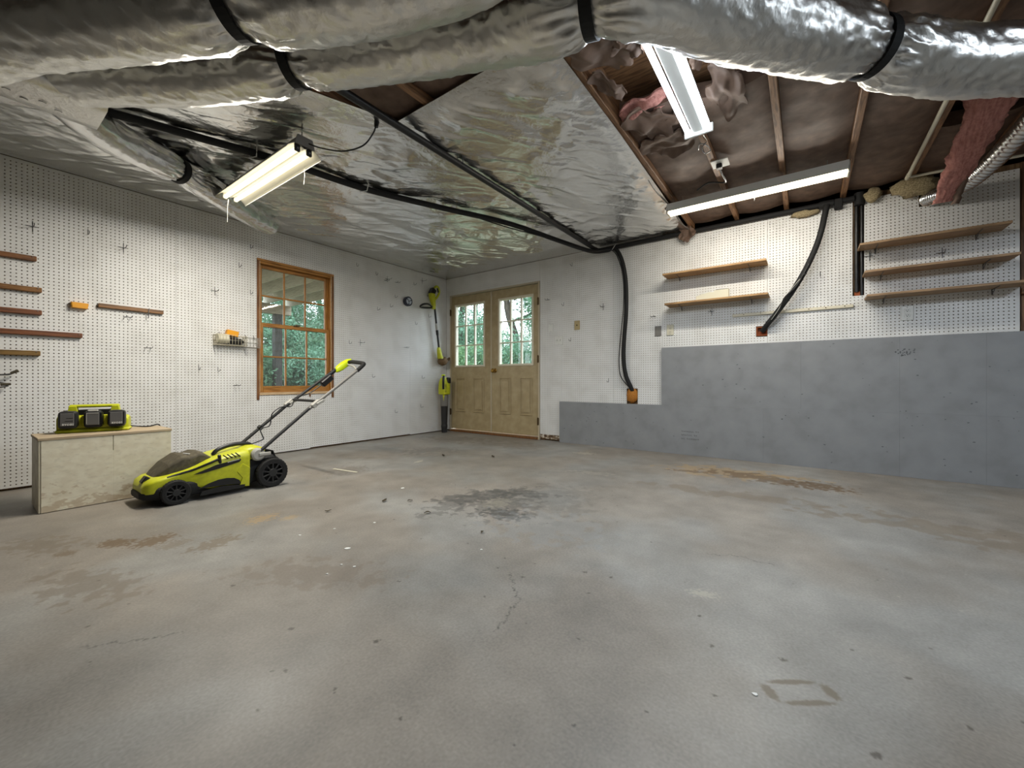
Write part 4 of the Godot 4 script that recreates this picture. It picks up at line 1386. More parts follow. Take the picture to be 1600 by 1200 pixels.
	for e in [[-0.377, -0.369, 1.203, 1.287], [-0.297, -0.289, 1.203, 1.287], [-0.369, -0.297, 1.203, 1.211], [-0.369, -0.297, 1.279, 1.287]]:
		put("side", mb().span(W(e[0], e[2], BACK_A + 0.028), W(e[1], e[3], BACK_A - 0.004), 0.001), M.rust, bx, true)
	put("back", mb().span(W(-0.369, 1.211, BACK_A + 0.029), W(-0.297, 1.279, BACK_A + 0.024)), M.rust, bx, true)
	# white water pipes
	var w := solo("water_pipe", mb().rod(W(0.643, 2.345, -1.0), W(0.643, 2.345, 4.33), 0.012, -1, 10), M.offwhite, "thin white water pipe running beneath the joists towards the shelf wall", "pipe")
	put("elbow", mb().rod(W(0.643, 2.345, 4.27), W(0.643, 2.345, 4.345), 0.016, -1, 10), M.offwhite, w)
	put("branch", mb().rod(W(0.643, 2.345, 4.325), W(1.30, 2.345, 4.38), 0.010, -1, 10), M.offwhite, w)
	# junction box by the strip light
	var j := thing("junction_box", "square white junction box with a black plug on a joist", "junction box", Transform3D(Basis(), W(-0.50, 2.36, 3.28)))
	put("cover", mb().span(W(-0.555, 2.352, 3.215), W(-0.445, 2.360, 3.335), 0.002), M.white, j, true)
	put("plug", mb().span(W(-0.525, 2.318, 3.255), W(-0.487, 2.352, 3.30), 0.005), M.black, j, true)
	put("lead", mb().tube(smooth_path([W(-0.505, 2.33, 3.28), W(-0.50, 2.31, 3.36), W(-0.49, 2.30, 3.46), W(-0.52, 2.33, 3.55), W(-0.62, 2.345, 3.52), W(-0.72, 2.345, 3.60)], 8), 0.006, 7), M.black, j, true)
	# grey sheathed wire stapled along the foil edge
	solo("sheathed_wire", mb().tube(smooth_path([W(-0.985, 2.355, 3.05), W(-1.0, 2.345, 3.4), W(-0.985, 2.345, 3.8), W(-0.99, 2.33, 4.2), W(-0.97, 2.335, 4.44)], 8), 0.006, 7), M.grey, "grey sheathed wire hanging along the edge of the ceiling foil", "cable")


# ---------------------------------------------------------------- insulation

func facets(sd: int, freq: float) -> FastNoiseLite:
	var f := FastNoiseLite.new()
	f.seed = sd
	f.noise_type = FastNoiseLite.TYPE_CELLULAR
	f.cellular_return_type = FastNoiseLite.RETURN_DISTANCE
	f.cellular_distance_function = FastNoiseLite.DISTANCE_EUCLIDEAN
	f.cellular_jitter = 1.0
	f.frequency = freq
	f.fractal_type = FastNoiseLite.FRACTAL_NONE
	return f


func foil_sheet(called: String, label: String, a0: float, a1: float, left: Callable, right: Callable, y: float, sd: int, drop_left := 0.0) -> void:
	var f := noise(sd, 0.55, 3)
	var g := noise(sd + 1, 2.4, 4)
	g.fractal_type = FastNoiseLite.FRACTAL_RIDGED
	var h := noise(sd + 2, 7.0, 3)
	h.fractal_type = FastNoiseLite.FRACTAL_RIDGED
	var cell := facets(sd + 3, 3.6)
	var small := facets(sd + 4, 9.0)
	var at := func(u: float, v: float) -> Vector3:
		var a := lerpf(a0, a1, v)
		var x: float = lerpf(left.call(a), right.call(a), u)
		var edge := minf(minf(u, 1.0 - u), minf(v, 1.0 - v))
		var k := smoothstep(0.0, 0.08, edge)
		var bay := absf(fposmod((x + 0.95) / 0.406, 1.0) - 0.5)
		var patch := smoothstep(-0.1, 0.35, f.get_noise_2d(x * 2.0 + 9.0, a * 2.0))
		var crease := g.get_noise_2d(x * 0.28 + a * 0.22 + 5.0, a * 1.1 - x * 1.5)
		var dy := -0.007 * smoothstep(0.25, 0.9, crease) - 0.010 * cos(bay * PI) - 0.016 * (f.get_noise_2d(x, a) + 0.4) - 0.014 * patch * (g.get_noise_2d(x * 0.9 + a * 0.5, a * 0.6 - x * 0.3) + 0.2) - 0.015 * (0.2 + 0.8 * patch) * (cell.get_noise_2d(x * 0.85 + a * 0.35, a * 0.85 - x * 0.35) + 0.75) - 0.008 * patch * (small.get_noise_2d(x + a * 0.3, a) + 0.7)
		return W(x, y + clampf(dy * k, -0.034, 0.0) - 0.001 - drop_left * pow(clampf(1.0 - u * 9.0, 0.0, 1.0), 2.0), a)
	var width: float = right.call(a1) - left.call(a1)
	var m := mb().sheet(int(width / 0.015), int((a1 - a0) / 0.015), at, Vector3.DOWN, 0.0)
	# a faced board has thickness
	var b := mb().sheet(8, 8, func(u, v): return W(lerpf(left.call(lerpf(a0, a1, v)), right.call(lerpf(a0, a1, v)), u), y + 0.004, lerpf(a0, a1, v)), Vector3.UP)
	var o := solo(called, m, M.foil, label, "foil sheet")
	put("backing", b, M.kraft, o)


func crumpled(called: String, label: String, c: Vector3, U: Vector3, V: Vector3, out: Vector3, material: Material, sd: int, amp: float, group := "insulation scraps under the ceiling", thick := 0.012) -> void:
	# a torn flap of faced insulation: a ragged, folded sheet round c with half axes U and V
	var f := noise(sd, 0.55, 2)
	var g := facets(sd + 1, 1.1)
	var g2 := facets(sd + 2, 2.6)
	var at := func(u: float, v: float) -> Vector3:
		var p := Vector2(u * 2.0 - 1.0, v * 2.0 - 1.0)
		# square to disc, with a torn outline
		var d := Vector2(p.x * sqrt(1.0 - p.y * p.y * 0.5), p.y * sqrt(1.0 - p.x * p.x * 0.5))
		d *= 1.0 + 0.5 * f.get_noise_2d(d.normalized().x * 1.7 + sd, d.normalized().y * 1.7) * d.length()
		return c + U * d.x + V * d.y + out.normalized() * amp * (1.2 * f.get_noise_2d(d.x * 1.2 + sd, d.y * 1.2) + 1.1 * g.get_noise_2d(d.x + d.y * 0.5, d.y * 0.8 + sd) + 0.4 * g2.get_noise_2d(d.x, d.y + sd) + 0.9)
	solo(called, mb().sheet(30, 30, at, out, thick), material, label, "insulation", group)


func insulation() -> void:
	foil_sheet("foil_sheet", "wide crinkled foil sheet under the joists from the window wall to the drain pipe", -1.2, 4.51, func(_a): return LEFT_X + 0.012, func(a): return -2.03 if a > 1.56 else lerpf(-2.27, -2.03, clampf((a - 0.9) / 0.66, 0.0, 1.0)), 2.354, 501)
	foil_sheet("foil_sheet", "creased foil sheet under the joists between the drain pipe and the bare joists", 1.585, 4.505, func(_a): return -2.055, func(a): return -0.955 - 0.02 * clampf(a - 2.5, 0.0, 2.0), 2.349, 511)
	# kraft-faced batts in the bays; some bays are torn open
	var x := -0.95 - 0.406 * 4
	var k := 0
	while x < 3.0:
		var parts := [[-3.1, 4.5]]
		if absf(x + 0.95) < 0.05:
			parts = [[-3.1, 1.55], [2.42, 4.5]]
		elif absf(x + 1.356) < 0.05:
			parts = [[-3.1, 0.9]]
		elif absf(x + 1.762) < 0.05:
			parts = [[-3.1, 1.05], [1.48, 1.80]]
		elif absf(x + 0.544) < 0.05:
			parts = [[-3.1, 2.05], [2.52, 4.5]]
		elif absf(x - 0.674) < 0.05:
			parts = [[-3.1, 3.25], [3.72, 4.5]]
		for e in parts:
			var where := "brown paper-faced batt in a joist bay beyond the pink hanging batt"
			if x < -1.1:
				where = "brown paper-faced batt in the joist bays of the gap between the foil sheets"
			else:
				for w in [[-0.95, "brown paper-faced batt in the torn bay along the foil edge"], [-0.544, "brown paper-faced batt in the bay above the bare-tube strip light"], [-0.138, "brown paper-faced batt in the bay between strip light and bent duct strap"], [0.268, "brown paper-faced batt in the bay before the white water pipe"], [0.674, "brown paper-faced batt in the bay over the pink hanging batt"]]:
					if absf(x - w[0]) < 0.1:
						where = w[1]
			if e[1] > 4.0 and e[0] > 0.0:
				where += " reaching the shelf wall"
			batt(x, e[0], e[1], k, where)
			k += 1
		x += 0.406
	# torn flaps round the strip light
	crumpled("insulation_flap", "torn brown paper flap of insulation curling beside the end of the foil edge", W(-0.77, 2.345, 1.84), Vector3(0.15, -0.02, 0), W(0.02, 0.02, 0.17), Vector3.DOWN, M.kraft, 601, 0.03)
	crumpled("insulation_flap", "small curled scrap of insulation paper touching the strip light", W(-0.66, 2.30, 1.80), Vector3(0.06, -0.02, 0), W(0.0, 0.02, 0.09), Vector3(-0.3, -1, 0), M.kraft, 605, 0.03)
	crumpled("insulation_flap", "pinkish fluffy tuft of insulation at the edge of the open joist bay", W(-0.76, 2.385, 2.36), Vector3(0.15, 0, 0), W(0.0, 0.01, 0.09), Vector3.DOWN, M.pink, 611, 0.03)
	crumpled("insulation_flap", "crumpled brown insulation paper hanging between the foil edge and strip light", W(-0.77, 2.362, 2.55), Vector3(0.16, -0.01, 0), W(0.02, 0.0, 0.17), Vector3.DOWN, M.kraft, 621, 0.032)
	crumpled("insulation_flap", "wrinkled brown insulation paper lit by the far end of the strip light", W(-0.74, 2.372, 2.84), Vector3(0.17, 0, 0), W(0.0, 0.0, 0.16), Vector3.DOWN, M.kraft, 631, 0.028)
	crumpled("insulation_flap", "puffed brown paper pocket of insulation on the shelf-wall side of the strip light", W(-0.345, 2.355, 2.48), Vector3(0.10, -0.01, 0), W(0.0, 0.0, 0.26), Vector3.DOWN, M.kraft, 641, 0.035)
	crumpled("insulation_flap", "tan paper tongue of insulation drooping over the duct side of the strip light", W(-0.40, 2.36, 2.12), Vector3(0.06, 0, 0), W(0.0, 0.0, 0.10), Vector3.DOWN, M.kraft, 651, 0.04)
	crumpled("insulation_flap", "long brown insulation paper curling down from the joist beside the foil edge", W(-0.86, 2.362, 2.08), Vector3(0.06, -0.01, 0), W(0.02, 0.0, 0.12), Vector3.DOWN, M.kraft, 656, 0.025)
	crumpled("insulation_flap", "rumpled brown insulation paper over the far socket of the bare-tube strip light", W(-0.60, 2.385, 2.66), Vector3(0.10, 0, 0), W(0.0, 0.0, 0.13), Vector3.DOWN, M.kraft, 658, 0.05)
	crumpled("insulation_flap", "pinkish paper flap hanging down the pegboard below the long strip light", W(-0.99, 2.30, 4.44), Vector3(0.075, 0, 0), Vector3(0.01, 0.085, 0), Vector3(0, 0, 1), M.kraft, 661, 0.02)
	solo("insulation_tuft", mb().blob(W(-0.02, 2.275, 4.485), Vector3(0.11, 0.032, 0.03), 20, 28, 0.55, noise(671, 0.5, 4)), M.wool, "yellowish tuft of mineral wool poking out above the pegboard near the bowed line", "insulation", "insulation scraps under the ceiling")
	solo("insulation_tuft", mb().blob(W(0.46, 2.31, 4.47), Vector3(0.06, 0.055, 0.04), 20, 28, 0.55, noise(671, 0.5, 4)), M.wool, "yellowish tuft of mineral wool beside the top of the riser pipes", "insulation", "insulation scraps under the ceiling")
	solo("insulation_tuft", mb().blob(W(0.70, 2.315, 4.455), Vector3(0.14, 0.085, 0.05), 20, 28, 0.55, noise(671, 0.5, 4)), M.wool, "large yellowish wad of mineral wool behind the pink batt", "insulation", "insulation scraps under the ceiling")
	# the pink batt that has slipped out of its bay
	var f := noise(701, 1.0, 4)
	var rings := []
	for i in 30:
		var t := i / 29.0
		var c := W(lerpf(0.90, 0.765, t), lerpf(2.50, 1.995, pow(t, 0.9)), lerpf(3.45, 3.98, t))
		var w := lerpf(0.125, 0.045, t)
		var d := lerpf(0.055, 0.028, t)
		var ring := []
		for j in 28:
			var an := TAU * j / 28
			var s := 1.0 + 0.45 * f.get_noise_3d(cos(an) * 1.6, sin(an) * 1.6, t * 5.0) + 0.18 * f.get_noise_3d(cos(an) * 5.0, sin(an) * 5.0, t * 16.0)
			ring.append(c + Vector3(cos(an) * w * s, 0, 0) + W(0, 0.25, 0.9).normalized() * sin(an) * d * s)
		rings.append(ring)
	var pb := solo("insulation_batt", mb().loft(rings, true), M.pink, "ragged pink insulation batt hanging down beside the metal vent hose", "insulation")
	var facing := func(u: float, v: float) -> Vector3:
		return W(lerpf(0.83, 0.87, u) - 0.03 * v + 0.012 * f.get_noise_2d(v * 6.0, 2.0), lerpf(2.16, 1.965, v), lerpf(3.86, 4.02, v) - 0.05 - 0.02 * sin(u * 3.0))
	put("paper_facing", mb().sheet(8, 14, facing, Vector3(0, 0, 1), 0.004), M.kraft, pb)


func batt(x: float, a0: float, a1: float, k: int, where: String) -> void:
	var f := noise(520 + k, 1.3, 3)
	var g := facets(560 + k, 5.0)
	var at := func(u: float, v: float) -> Vector3:
		var a := lerpf(a0, a1, v)
		var e := sin(u * PI)
		return W(x + 0.021 + 0.364 * u, 2.400 - 0.022 * e - 0.014 * f.get_noise_2d(x + u * 0.6, a) * e - 0.009 * g.get_noise_2d(u * 0.35 + x + a * 0.2, a * 0.9), a)
	var count := maxi(6, int((a1 - a0) / 0.022))
	solo("insulation_batt", mb().sheet(20, count, at, Vector3.DOWN, 0.09), M.kraft, where, "insulation", "batts between the joists")


# ---------------------------------------------------------------- things on the floor

func storage_box() -> void:
	var t := thing("storage_box", "scuffed cream wooden box with a plywood lid standing on the floor", "box", Transform3D(Basis(), W(-3.755, 0, 0.60)))
	var b := mb().span(W(-3.92, 0.0, 0.302), W(-3.602, 0.418, 0.895), 0.003)
	put("body", b, M.box, t, true)
	# the front is one sheet, split down from its top edge
	var f := mb().span(W(-3.602, 0.004, 0.302), W(-3.590, 0.424, 0.6035), 0.0008)
	f.span(W(-3.602, 0.004, 0.6065), W(-3.590, 0.424, 0.897), 0.0008)
	f.span(W(-3.602, 0.004, 0.603), W(-3.5901, 0.33, 0.607))
	for k in f.v.size():
		f.uv[k] = Vector2((-f.v[k].z - 0.302) / 0.595, 1.0 - f.v[k].y / 0.424)
	put("front_panel", f, box_front(), t, true)
	put("end_panel", mb().span(W(-3.918, 0.004, 0.292), W(-3.594, 0.424, 0.302), 0.0015), M.box, t, true)
	put("lid", mb().span(W(-3.925, 0.4245, 0.288), W(-3.586, 0.4405, 0.902), 0.002), M.plywood, t, true)


func box_front() -> StandardMaterial3D:
	# cream paint, scuffed, with brown splashes of dirt caught along the foot
	var n := 384
	var a := noise(91, 0.02, 5)
	var b := noise(92, 0.05, 4)
	var im := Image.create(n, n, false, Image.FORMAT_RGB8)
	var spl := noise(93, 0.012, 5)
	for j in n:
		for i in n:
			var c := Color(0.855, 0.83, 0.745).lerp(Color(0.82, 0.785, 0.695), clampf(0.5 + a.get_noise_2d(i, j) * 1.2, 0.0, 1.0))
			var scuff := smoothstep(0.15, 0.5, b.get_noise_2d(i * 0.5 + j * 0.25, j * 0.8 - i * 0.2)) * 0.13
			c = c.lerp(Color(0.58, 0.55, 0.48), scuff)
			var h := 0.78 + 0.10 * spl.get_noise_2d(i, 0) * 2.0
			var d := smoothstep(0.10, 0.34, spl.get_noise_2d(i * 1.1, j * 1.6) + b.get_noise_2d(i, j) * 0.4 + (float(j) / n - h) * 1.8)
			c = c.lerp(Color(0.60, 0.50, 0.39), d * 0.38)
			im.set_pixel(i, j, c)
	var m := StandardMaterial3D.new()
	m.albedo_texture = ImageTexture.create_from_image(im)
	m.roughness = 0.55
	return m


func rounded(c: Vector3, w: float, h: float, axis: String, pw := 4.0, cnt := 28) -> Array:
	# a superellipse ring; axis: the direction the ring faces
	var out := []
	for k in cnt:
		var a := TAU * k / cnt
		var u := signf(cos(a)) * pow(absf(cos(a)), 2.0 / pw) * w
		var v := signf(sin(a)) * pow(absf(sin(a)), 2.0 / pw) * h
		out.append(c + (Vector3(u, v, 0) if axis == "z" else Vector3(u, 0, v) if axis == "y" else Vector3(0, v, u)))
	return out


func wheel(parent: Node3D, c: Vector3, r: float, w: float, side: float) -> void:
	var ax := Vector3(side, 0, 0)
	var q := r * 0.72
	var tire := mb().lathe([Vector2(q, -w * 0.5), Vector2(r * 0.93, -w * 0.5), Vector2(r, -w * 0.34), Vector2(r, w * 0.34), Vector2(r * 0.93, w * 0.5), Vector2(q, w * 0.5), Vector2(q, -w * 0.5)], c, ax, 36)
	for k in 30:
		var a := TAU * k / 30
		tire.box(c + Vector3(0, cos(a), sin(a)) * (r - 0.001), Vector3(w * 0.7, 0.005, r * 0.10), 0.0, Basis(Vector3(1, 0, 0), a))
	var o := put("wheel", tire, M.rubber, parent, true)
	var hub := mb().lathe([Vector2(0, w * 0.50), Vector2(r * 0.26, w * 0.50), Vector2(r * 0.30, w * 0.38), Vector2(r * 0.30, -w * 0.2), Vector2(0, -w * 0.2)], c, ax, 24)
	hub.lathe([Vector2(q, w * 0.30), Vector2(q, w * 0.44), Vector2(q * 0.90, w * 0.44), Vector2(q * 0.86, w * 0.30), Vector2(q * 0.86, -w * 0.3)], c, ax, 30)
	for k in 10:
		var a := TAU * k / 10
		var d := Vector3(0, cos(a), sin(a))
		hub.box(c + ax * w * 0.34 + d * r * 0.48, Vector3(w * 0.22, r * 0.44, r * 0.10), 0.002, Basis(Vector3(1, 0, 0), a))
	put("hub", hub, M.hub, o)
	put("wheel_back", mb().rod(c - ax * w * 0.30, c - ax * w * 0.22, q, -1, 24), M.black_matt, o)


func mower() -> void:
	var t := thing("lawn_mower", "yellow-green cordless lawn mower with black wheels beside the cream box", "lawn mower", Transform3D(Basis(), W(-3.37, 0, 1.05)))
	var xc := -3.362
	# lower deck: a black skirt; upper hull: the coloured shell, lofted along its length
	var deck := []
	for s in [[0.70, 0.13, 0.045, 0.10], [0.74, 0.17, 0.035, 0.125], [0.85, 0.175, 0.03, 0.14], [1.05, 0.175, 0.028, 0.12], [1.24, 0.172, 0.03, 0.17], [1.36, 0.15, 0.05, 0.20], [1.45, 0.14, 0.09, 0.20]]:
		deck.append(rounded(W(xc, (s[2] + s[3]) * 0.5, s[0]), s[1], (s[3] - s[2]) * 0.5, "z", 5.0))
	put("cutting_deck", mb().loft(deck), M.black_matt, t, true)
	var hull := []
	for s in [[0.672, 0.10, 0.070, 0.120], [0.685, 0.135, 0.065, 0.150], [0.72, 0.155, 0.070, 0.170], [0.78, 0.155, 0.085, 0.180], [0.85, 0.152, 0.120, 0.195], [0.90, 0.160, 0.085, 0.208], [0.935, 0.176, 0.052, 0.218], [1.0, 0.188, 0.044, 0.245], [1.08, 0.190, 0.042, 0.270], [1.16, 0.190, 0.040, 0.285], [1.215, 0.190, 0.036, 0.292], [1.232, 0.186, 0.038, 0.290]]:
		hull.append(rounded(W(xc, (s[2] + s[3]) * 0.5, s[0]), s[1], (s[3] - s[2]) * 0.5, "z", 5.5, 40))
	put("shell", mb().loft(hull), M.lime, t, true)
	# rear housing with the coloured shoulder
	var rear := []
	for s in [[1.20, 0.150, 0.17, 0.292], [1.25, 0.170, 0.20, 0.308], [1.30, 0.165, 0.22, 0.305], [1.345, 0.150, 0.245, 0.285]]:
		rear.append(rounded(W(xc, (s[2] + s[3]) * 0.5, s[0]), s[1], (s[3] - s[2]) * 0.5, "z", 4.0))
	put("rear_shoulder", mb().loft(rear), M.lime, t, true)
	put("rear_housing", mb().span(W(xc - 0.15, 0.06, 1.21), W(xc + 0.15, 0.225, 1.43), 0.02), M.black, t, true)
	put("discharge_flap", mb().box(W(xc, 0.16, 1.44), Vector3(0.27, 0.20, 0.012), 0.004, Basis(Vector3.RIGHT, 0.35)), M.black_matt, t, true)
	# dusty motor cover on top
	var cov := []
	for s in [[0.725, 0.075, 0.140, 0.165], [0.755, 0.105, 0.150, 0.198], [0.80, 0.122, 0.160, 0.246], [0.865, 0.130, 0.165, 0.290], [0.885, 0.130, 0.170, 0.293], [0.91, 0.128, 0.18, 0.283], [0.955, 0.122, 0.19, 0.300], [0.985, 0.118, 0.20, 0.296], [1.035, 0.108, 0.215, 0.256], [1.05, 0.10, 0.22, 0.245]]:
		cov.append(rounded(W(xc - 0.012, (s[2] + s[3]) * 0.5, s[0]), s[1], (s[3] - s[2]) * 0.5, "z", 5.0))
	var cv := put("motor_cover", mb().loft(cov, false), M.dusty, t, true)
	put("cover_label", mb().box(W(xc + 0.045, 0.2905, 0.915), Vector3(0.012, 0.004, 0.055), 0.001, Basis(Vector3.RIGHT, -0.25)), M.print, cv)
	put("front_grille", mb().box(W(xc + 0.05, 0.158, 0.70), Vector3(0.055, 0.045, 0.03), 0.004, Basis(Vector3.RIGHT, -0.6)), M.black, t, true)
	put("front_bumper", mb().loft([rounded(W(xc, 0.07, 0.662), 0.09, 0.018, "z"), rounded(W(xc, 0.068, 0.68), 0.135, 0.026, "z"), rounded(W(xc, 0.066, 0.73), 0.155, 0.030, "z")]), M.black_matt, t, true)
	# side: dark arch with a skirt below, stripes and vents
	var xs := xc + 0.190
	var sidef := Transform3D(Basis(Vector3(0, 0, -1), Vector3.UP, Vector3(1, 0, 0)), W(xs - 0.006, 0, 0))
	put("side_arch", mb().prism(PackedVector2Array([Vector2(0.935, 0.075), Vector2(0.985, 0.098), Vector2(1.04, 0.113), Vector2(1.09, 0.116), Vector2(1.135, 0.108), Vector2(1.165, 0.088), Vector2(1.178, 0.062), Vector2(1.06, 0.072)]), 0.010, sidef, 0.003), M.black, t, true)
	put("side_skirt", mb().prism(PackedVector2Array([Vector2(0.935, 0.030), Vector2(0.945, 0.056), Vector2(1.06, 0.068), Vector2(1.20, 0.052), Vector2(1.195, 0.034)]), 0.016, sidef, 0.004), M.black, t, true)
	var up := Transform3D(Basis(Vector3(0, 0, -1), Vector3.UP, Vector3(1, 0, 0)), W(xs - 0.016, 0, 0))
	put("rear_flank", mb().prism(PackedVector2Array([Vector2(1.165, 0.042), Vector2(1.228, 0.034), Vector2(1.232, 0.165), Vector2(1.185, 0.200), Vector2(1.15, 0.15), Vector2(1.185, 0.10)]), 0.020, up, 0.004), M.lime, t, true)
	var s1 := put("stripe", mb().prism(PackedVector2Array([Vector2(0.905, 0.172), Vector2(0.96, 0.190), Vector2(1.03, 0.214), Vector2(1.17, 0.234), Vector2(1.178, 0.226), Vector2(1.165, 0.212), Vector2(1.06, 0.190), Vector2(0.95, 0.170)]), 0.004, Transform3D(sidef.basis, W(xs - 0.003, 0, 0)), 0.001), M.black, t, true)
	var pr := mb()
	for k in 9:
		pr.box(W(xs + 0.0012, 0.2215 + k * 0.0012, 1.098 + k * 0.008), Vector3(0.0008, 0.006, 0.005), 0.0, Basis(Vector3.RIGHT, 0.15))
	put("lettering", pr, M.print, s1)
	put("stripe", mb().tube(smooth_path([W(xc + 0.142, 0.168, 0.785), W(xc + 0.146, 0.182, 0.85), W(xc + 0.160, 0.200, 0.92), W(xc + 0.180, 0.232, 1.0), W(xc + 0.184, 0.250, 1.045)], 6), 0.0075, 8), M.black, t, true)
	var vents := mb()
	for k in 4:
		vents.box(W(xs - 0.003, 0.258 + k * 0.002, 1.085 + k * 0.024), Vector3(0.010, 0.006, 0.042), 0.001, Basis(Vector3.RIGHT, -0.75))
	put("vent", vents, M.black_matt, t, true)
	put("carry_handle", mb().tube(smooth_path([W(xc + 0.06, 0.262, 1.05), W(xc + 0.06, 0.292, 1.075), W(xc + 0.055, 0.312, 1.13), W(xc + 0.05, 0.320, 1.20), W(xc + 0.05, 0.312, 1.27), W(xc + 0.05, 0.29, 1.30)], 6), 0.014, 12), M.black, t, true)
	put("latch", mb().box(W(xs - 0.010, 0.248, 1.052), Vector3(0.018, 0.062, 0.018), 0.004, Basis(Vector3.RIGHT, 0.1)), M.black, t, true)
	var kn := mb().lathe([Vector2(0, 0.034), Vector2(0.034, 0.034), Vector2(0.044, 0.026), Vector2(0.046, 0.0), Vector2(0, 0)], W(xc + 0.162, 0.245, 1.288), Vector3(1, 0, 0), 28)
	kn.box(W(xc + 0.200, 0.246, 1.325), Vector3(0.012, 0.024, 0.08), 0.004)
	put("height_lever", kn, M.light_grey, t, true)
	put("pivot_knob", mb().lathe([Vector2(0, 0.03), Vector2(0.03, 0.03), Vector2(0.04, 0.02), Vector2(0.042, 0.0)], W(xc - 0.162, 0.245, 1.288), Vector3(-1, 0, 0), 24), M.light_grey, t, true)
	wheel(t, W(xc + 0.176, 0.076, 0.819), 0.076, 0.040, 1.0)
	wheel(t, W(xc - 0.176, 0.076, 0.819), 0.076, 0.040, -1.0)
	wheel(t, W(xc + 0.200, 0.104, 1.372), 0.104, 0.044, 1.0)
	wheel(t, W(xc - 0.172, 0.104, 1.372), 0.104, 0.044, -1.0)
	put("axle", mb().rod(W(xc - 0.19, 0.104, 1.372), W(xc + 0.20, 0.104, 1.372), 0.008).rod(W(xc - 0.18, 0.076, 0.819), W(xc + 0.18, 0.076, 0.819), 0.007), M.steel, t, true)
	# handle: lower bars, clamps, upper bow with grip, switch box and bail
	var xn := xc + 0.185
	var xf := xc - 0.170
	put("lower_bar", mb().tube([W(xn, 0.268, 1.30), W(xn, 0.58, 1.685)], 0.0125, 12), M.hub, t, true)
	put("lower_bar", mb().tube([W(xf, 0.268, 1.285), W(xf, 0.58, 1.665)], 0.0125, 12), M.hub, t, true)
	put("upper_bar", mb().tube([W(xn + 0.006, 0.555, 1.655), W(xn + 0.006, 0.875, 2.09)], 0.0125, 12), M.grey, t, true)
	put("upper_bar", mb().tube([W(xf - 0.006, 0.555, 1.635), W(xf - 0.006, 0.885, 2.10)], 0.0125, 12), M.hub, t, true)
	put("cross_bar", mb().tube([W(xn, 0.612, 1.70), W(xf, 0.612, 1.705)], 0.011, 10), M.hub, t, true)
	for e in [[xn + 0.012, 0.59, 1.70], [xf - 0.012, 0.585, 1.672]]:
		var c := put("clamp", mb().box(W(e[0], e[1], e[2]), Vector3(0.034, 0.038, 0.075), 0.006, Basis(Vector3.RIGHT, 0.68)), M.light_grey, t, true)
		put("clamp_lever", mb().box(W(e[0] + 0.02, e[1] + 0.012, e[2] + 0.03), Vector3(0.010, 0.022, 0.07), 0.004, Basis(Vector3.RIGHT, 0.5)), M.light_grey, c)
	put("grip", mb().tube(smooth_path([W(xn + 0.006, 0.862, 2.075), W(xn + 0.006, 0.905, 2.125), W(xn - 0.02, 0.928, 2.155), W(xc, 0.945, 2.185), W(xf + 0.06, 0.952, 2.205), W(xf + 0.02, 0.945, 2.195)], 6), 0.0175, 12), M.rubber, t, true)
	var sw := []
	for s in [[2.085, 0.016, 0.018], [2.10, 0.028, 0.032], [2.15, 0.034, 0.040], [2.20, 0.034, 0.036], [2.235, 0.020, 0.020]]:
		sw.append(rounded(W(xf + 0.005, 0.872 + (s[0] - 2.085) * 0.62, s[0]), s[1], s[2], "z", 3.0, 20))
	put("switch_box", mb().loft(sw), M.lime_bright, t, true)
	put("bail_lever", mb().tube([W(xf + 0.035, 0.928, 2.19), W(xc + 0.02, 0.905, 2.155), W(xc + 0.12, 0.872, 2.115)], 0.008, 8), M.light_grey, t, true)
	put("cable_block", mb().box(W(xf + 0.03, 0.775, 1.985), Vector3(0.045, 0.055, 0.12), 0.008, Basis(Vector3.RIGHT, 0.68)), M.black, t, true)
	put("cable_neck", mb().tube([W(xf - 0.006, 0.83, 2.03), W(xf - 0.006, 0.875, 2.09)], 0.018, 10), M.black, t, true)
	put("cable", mb().tube(smooth_path([W(xf + 0.03, 0.74, 1.94), W(xf + 0.01, 0.66, 1.83), W(xf + 0.0, 0.63, 1.72), W(xf + 0.02, 0.56, 1.68), W(xf + 0.01, 0.555, 1.60), W(xf + 0.02, 0.51, 1.53), W(xf + 0.015, 0.46, 1.52), W(xf + 0.03, 0.41, 1.50), W(xf + 0.02, 0.39, 1.44), W(xf + 0.05, 0.34, 1.44), W(xf + 0.06, 0.31, 1.44), W(xf + 0.05, 0.285, 1.37), W(xf + 0.07, 0.27, 1.33)], 6), 0.0045, 7), M.black, t, true)
	put("cable_clip", mb().box(W(xf, 0.40, 1.445), Vector3(0.035, 0.035, 0.03), 0.004, Basis(Vector3.RIGHT, 0.68)), M.black, t, true)


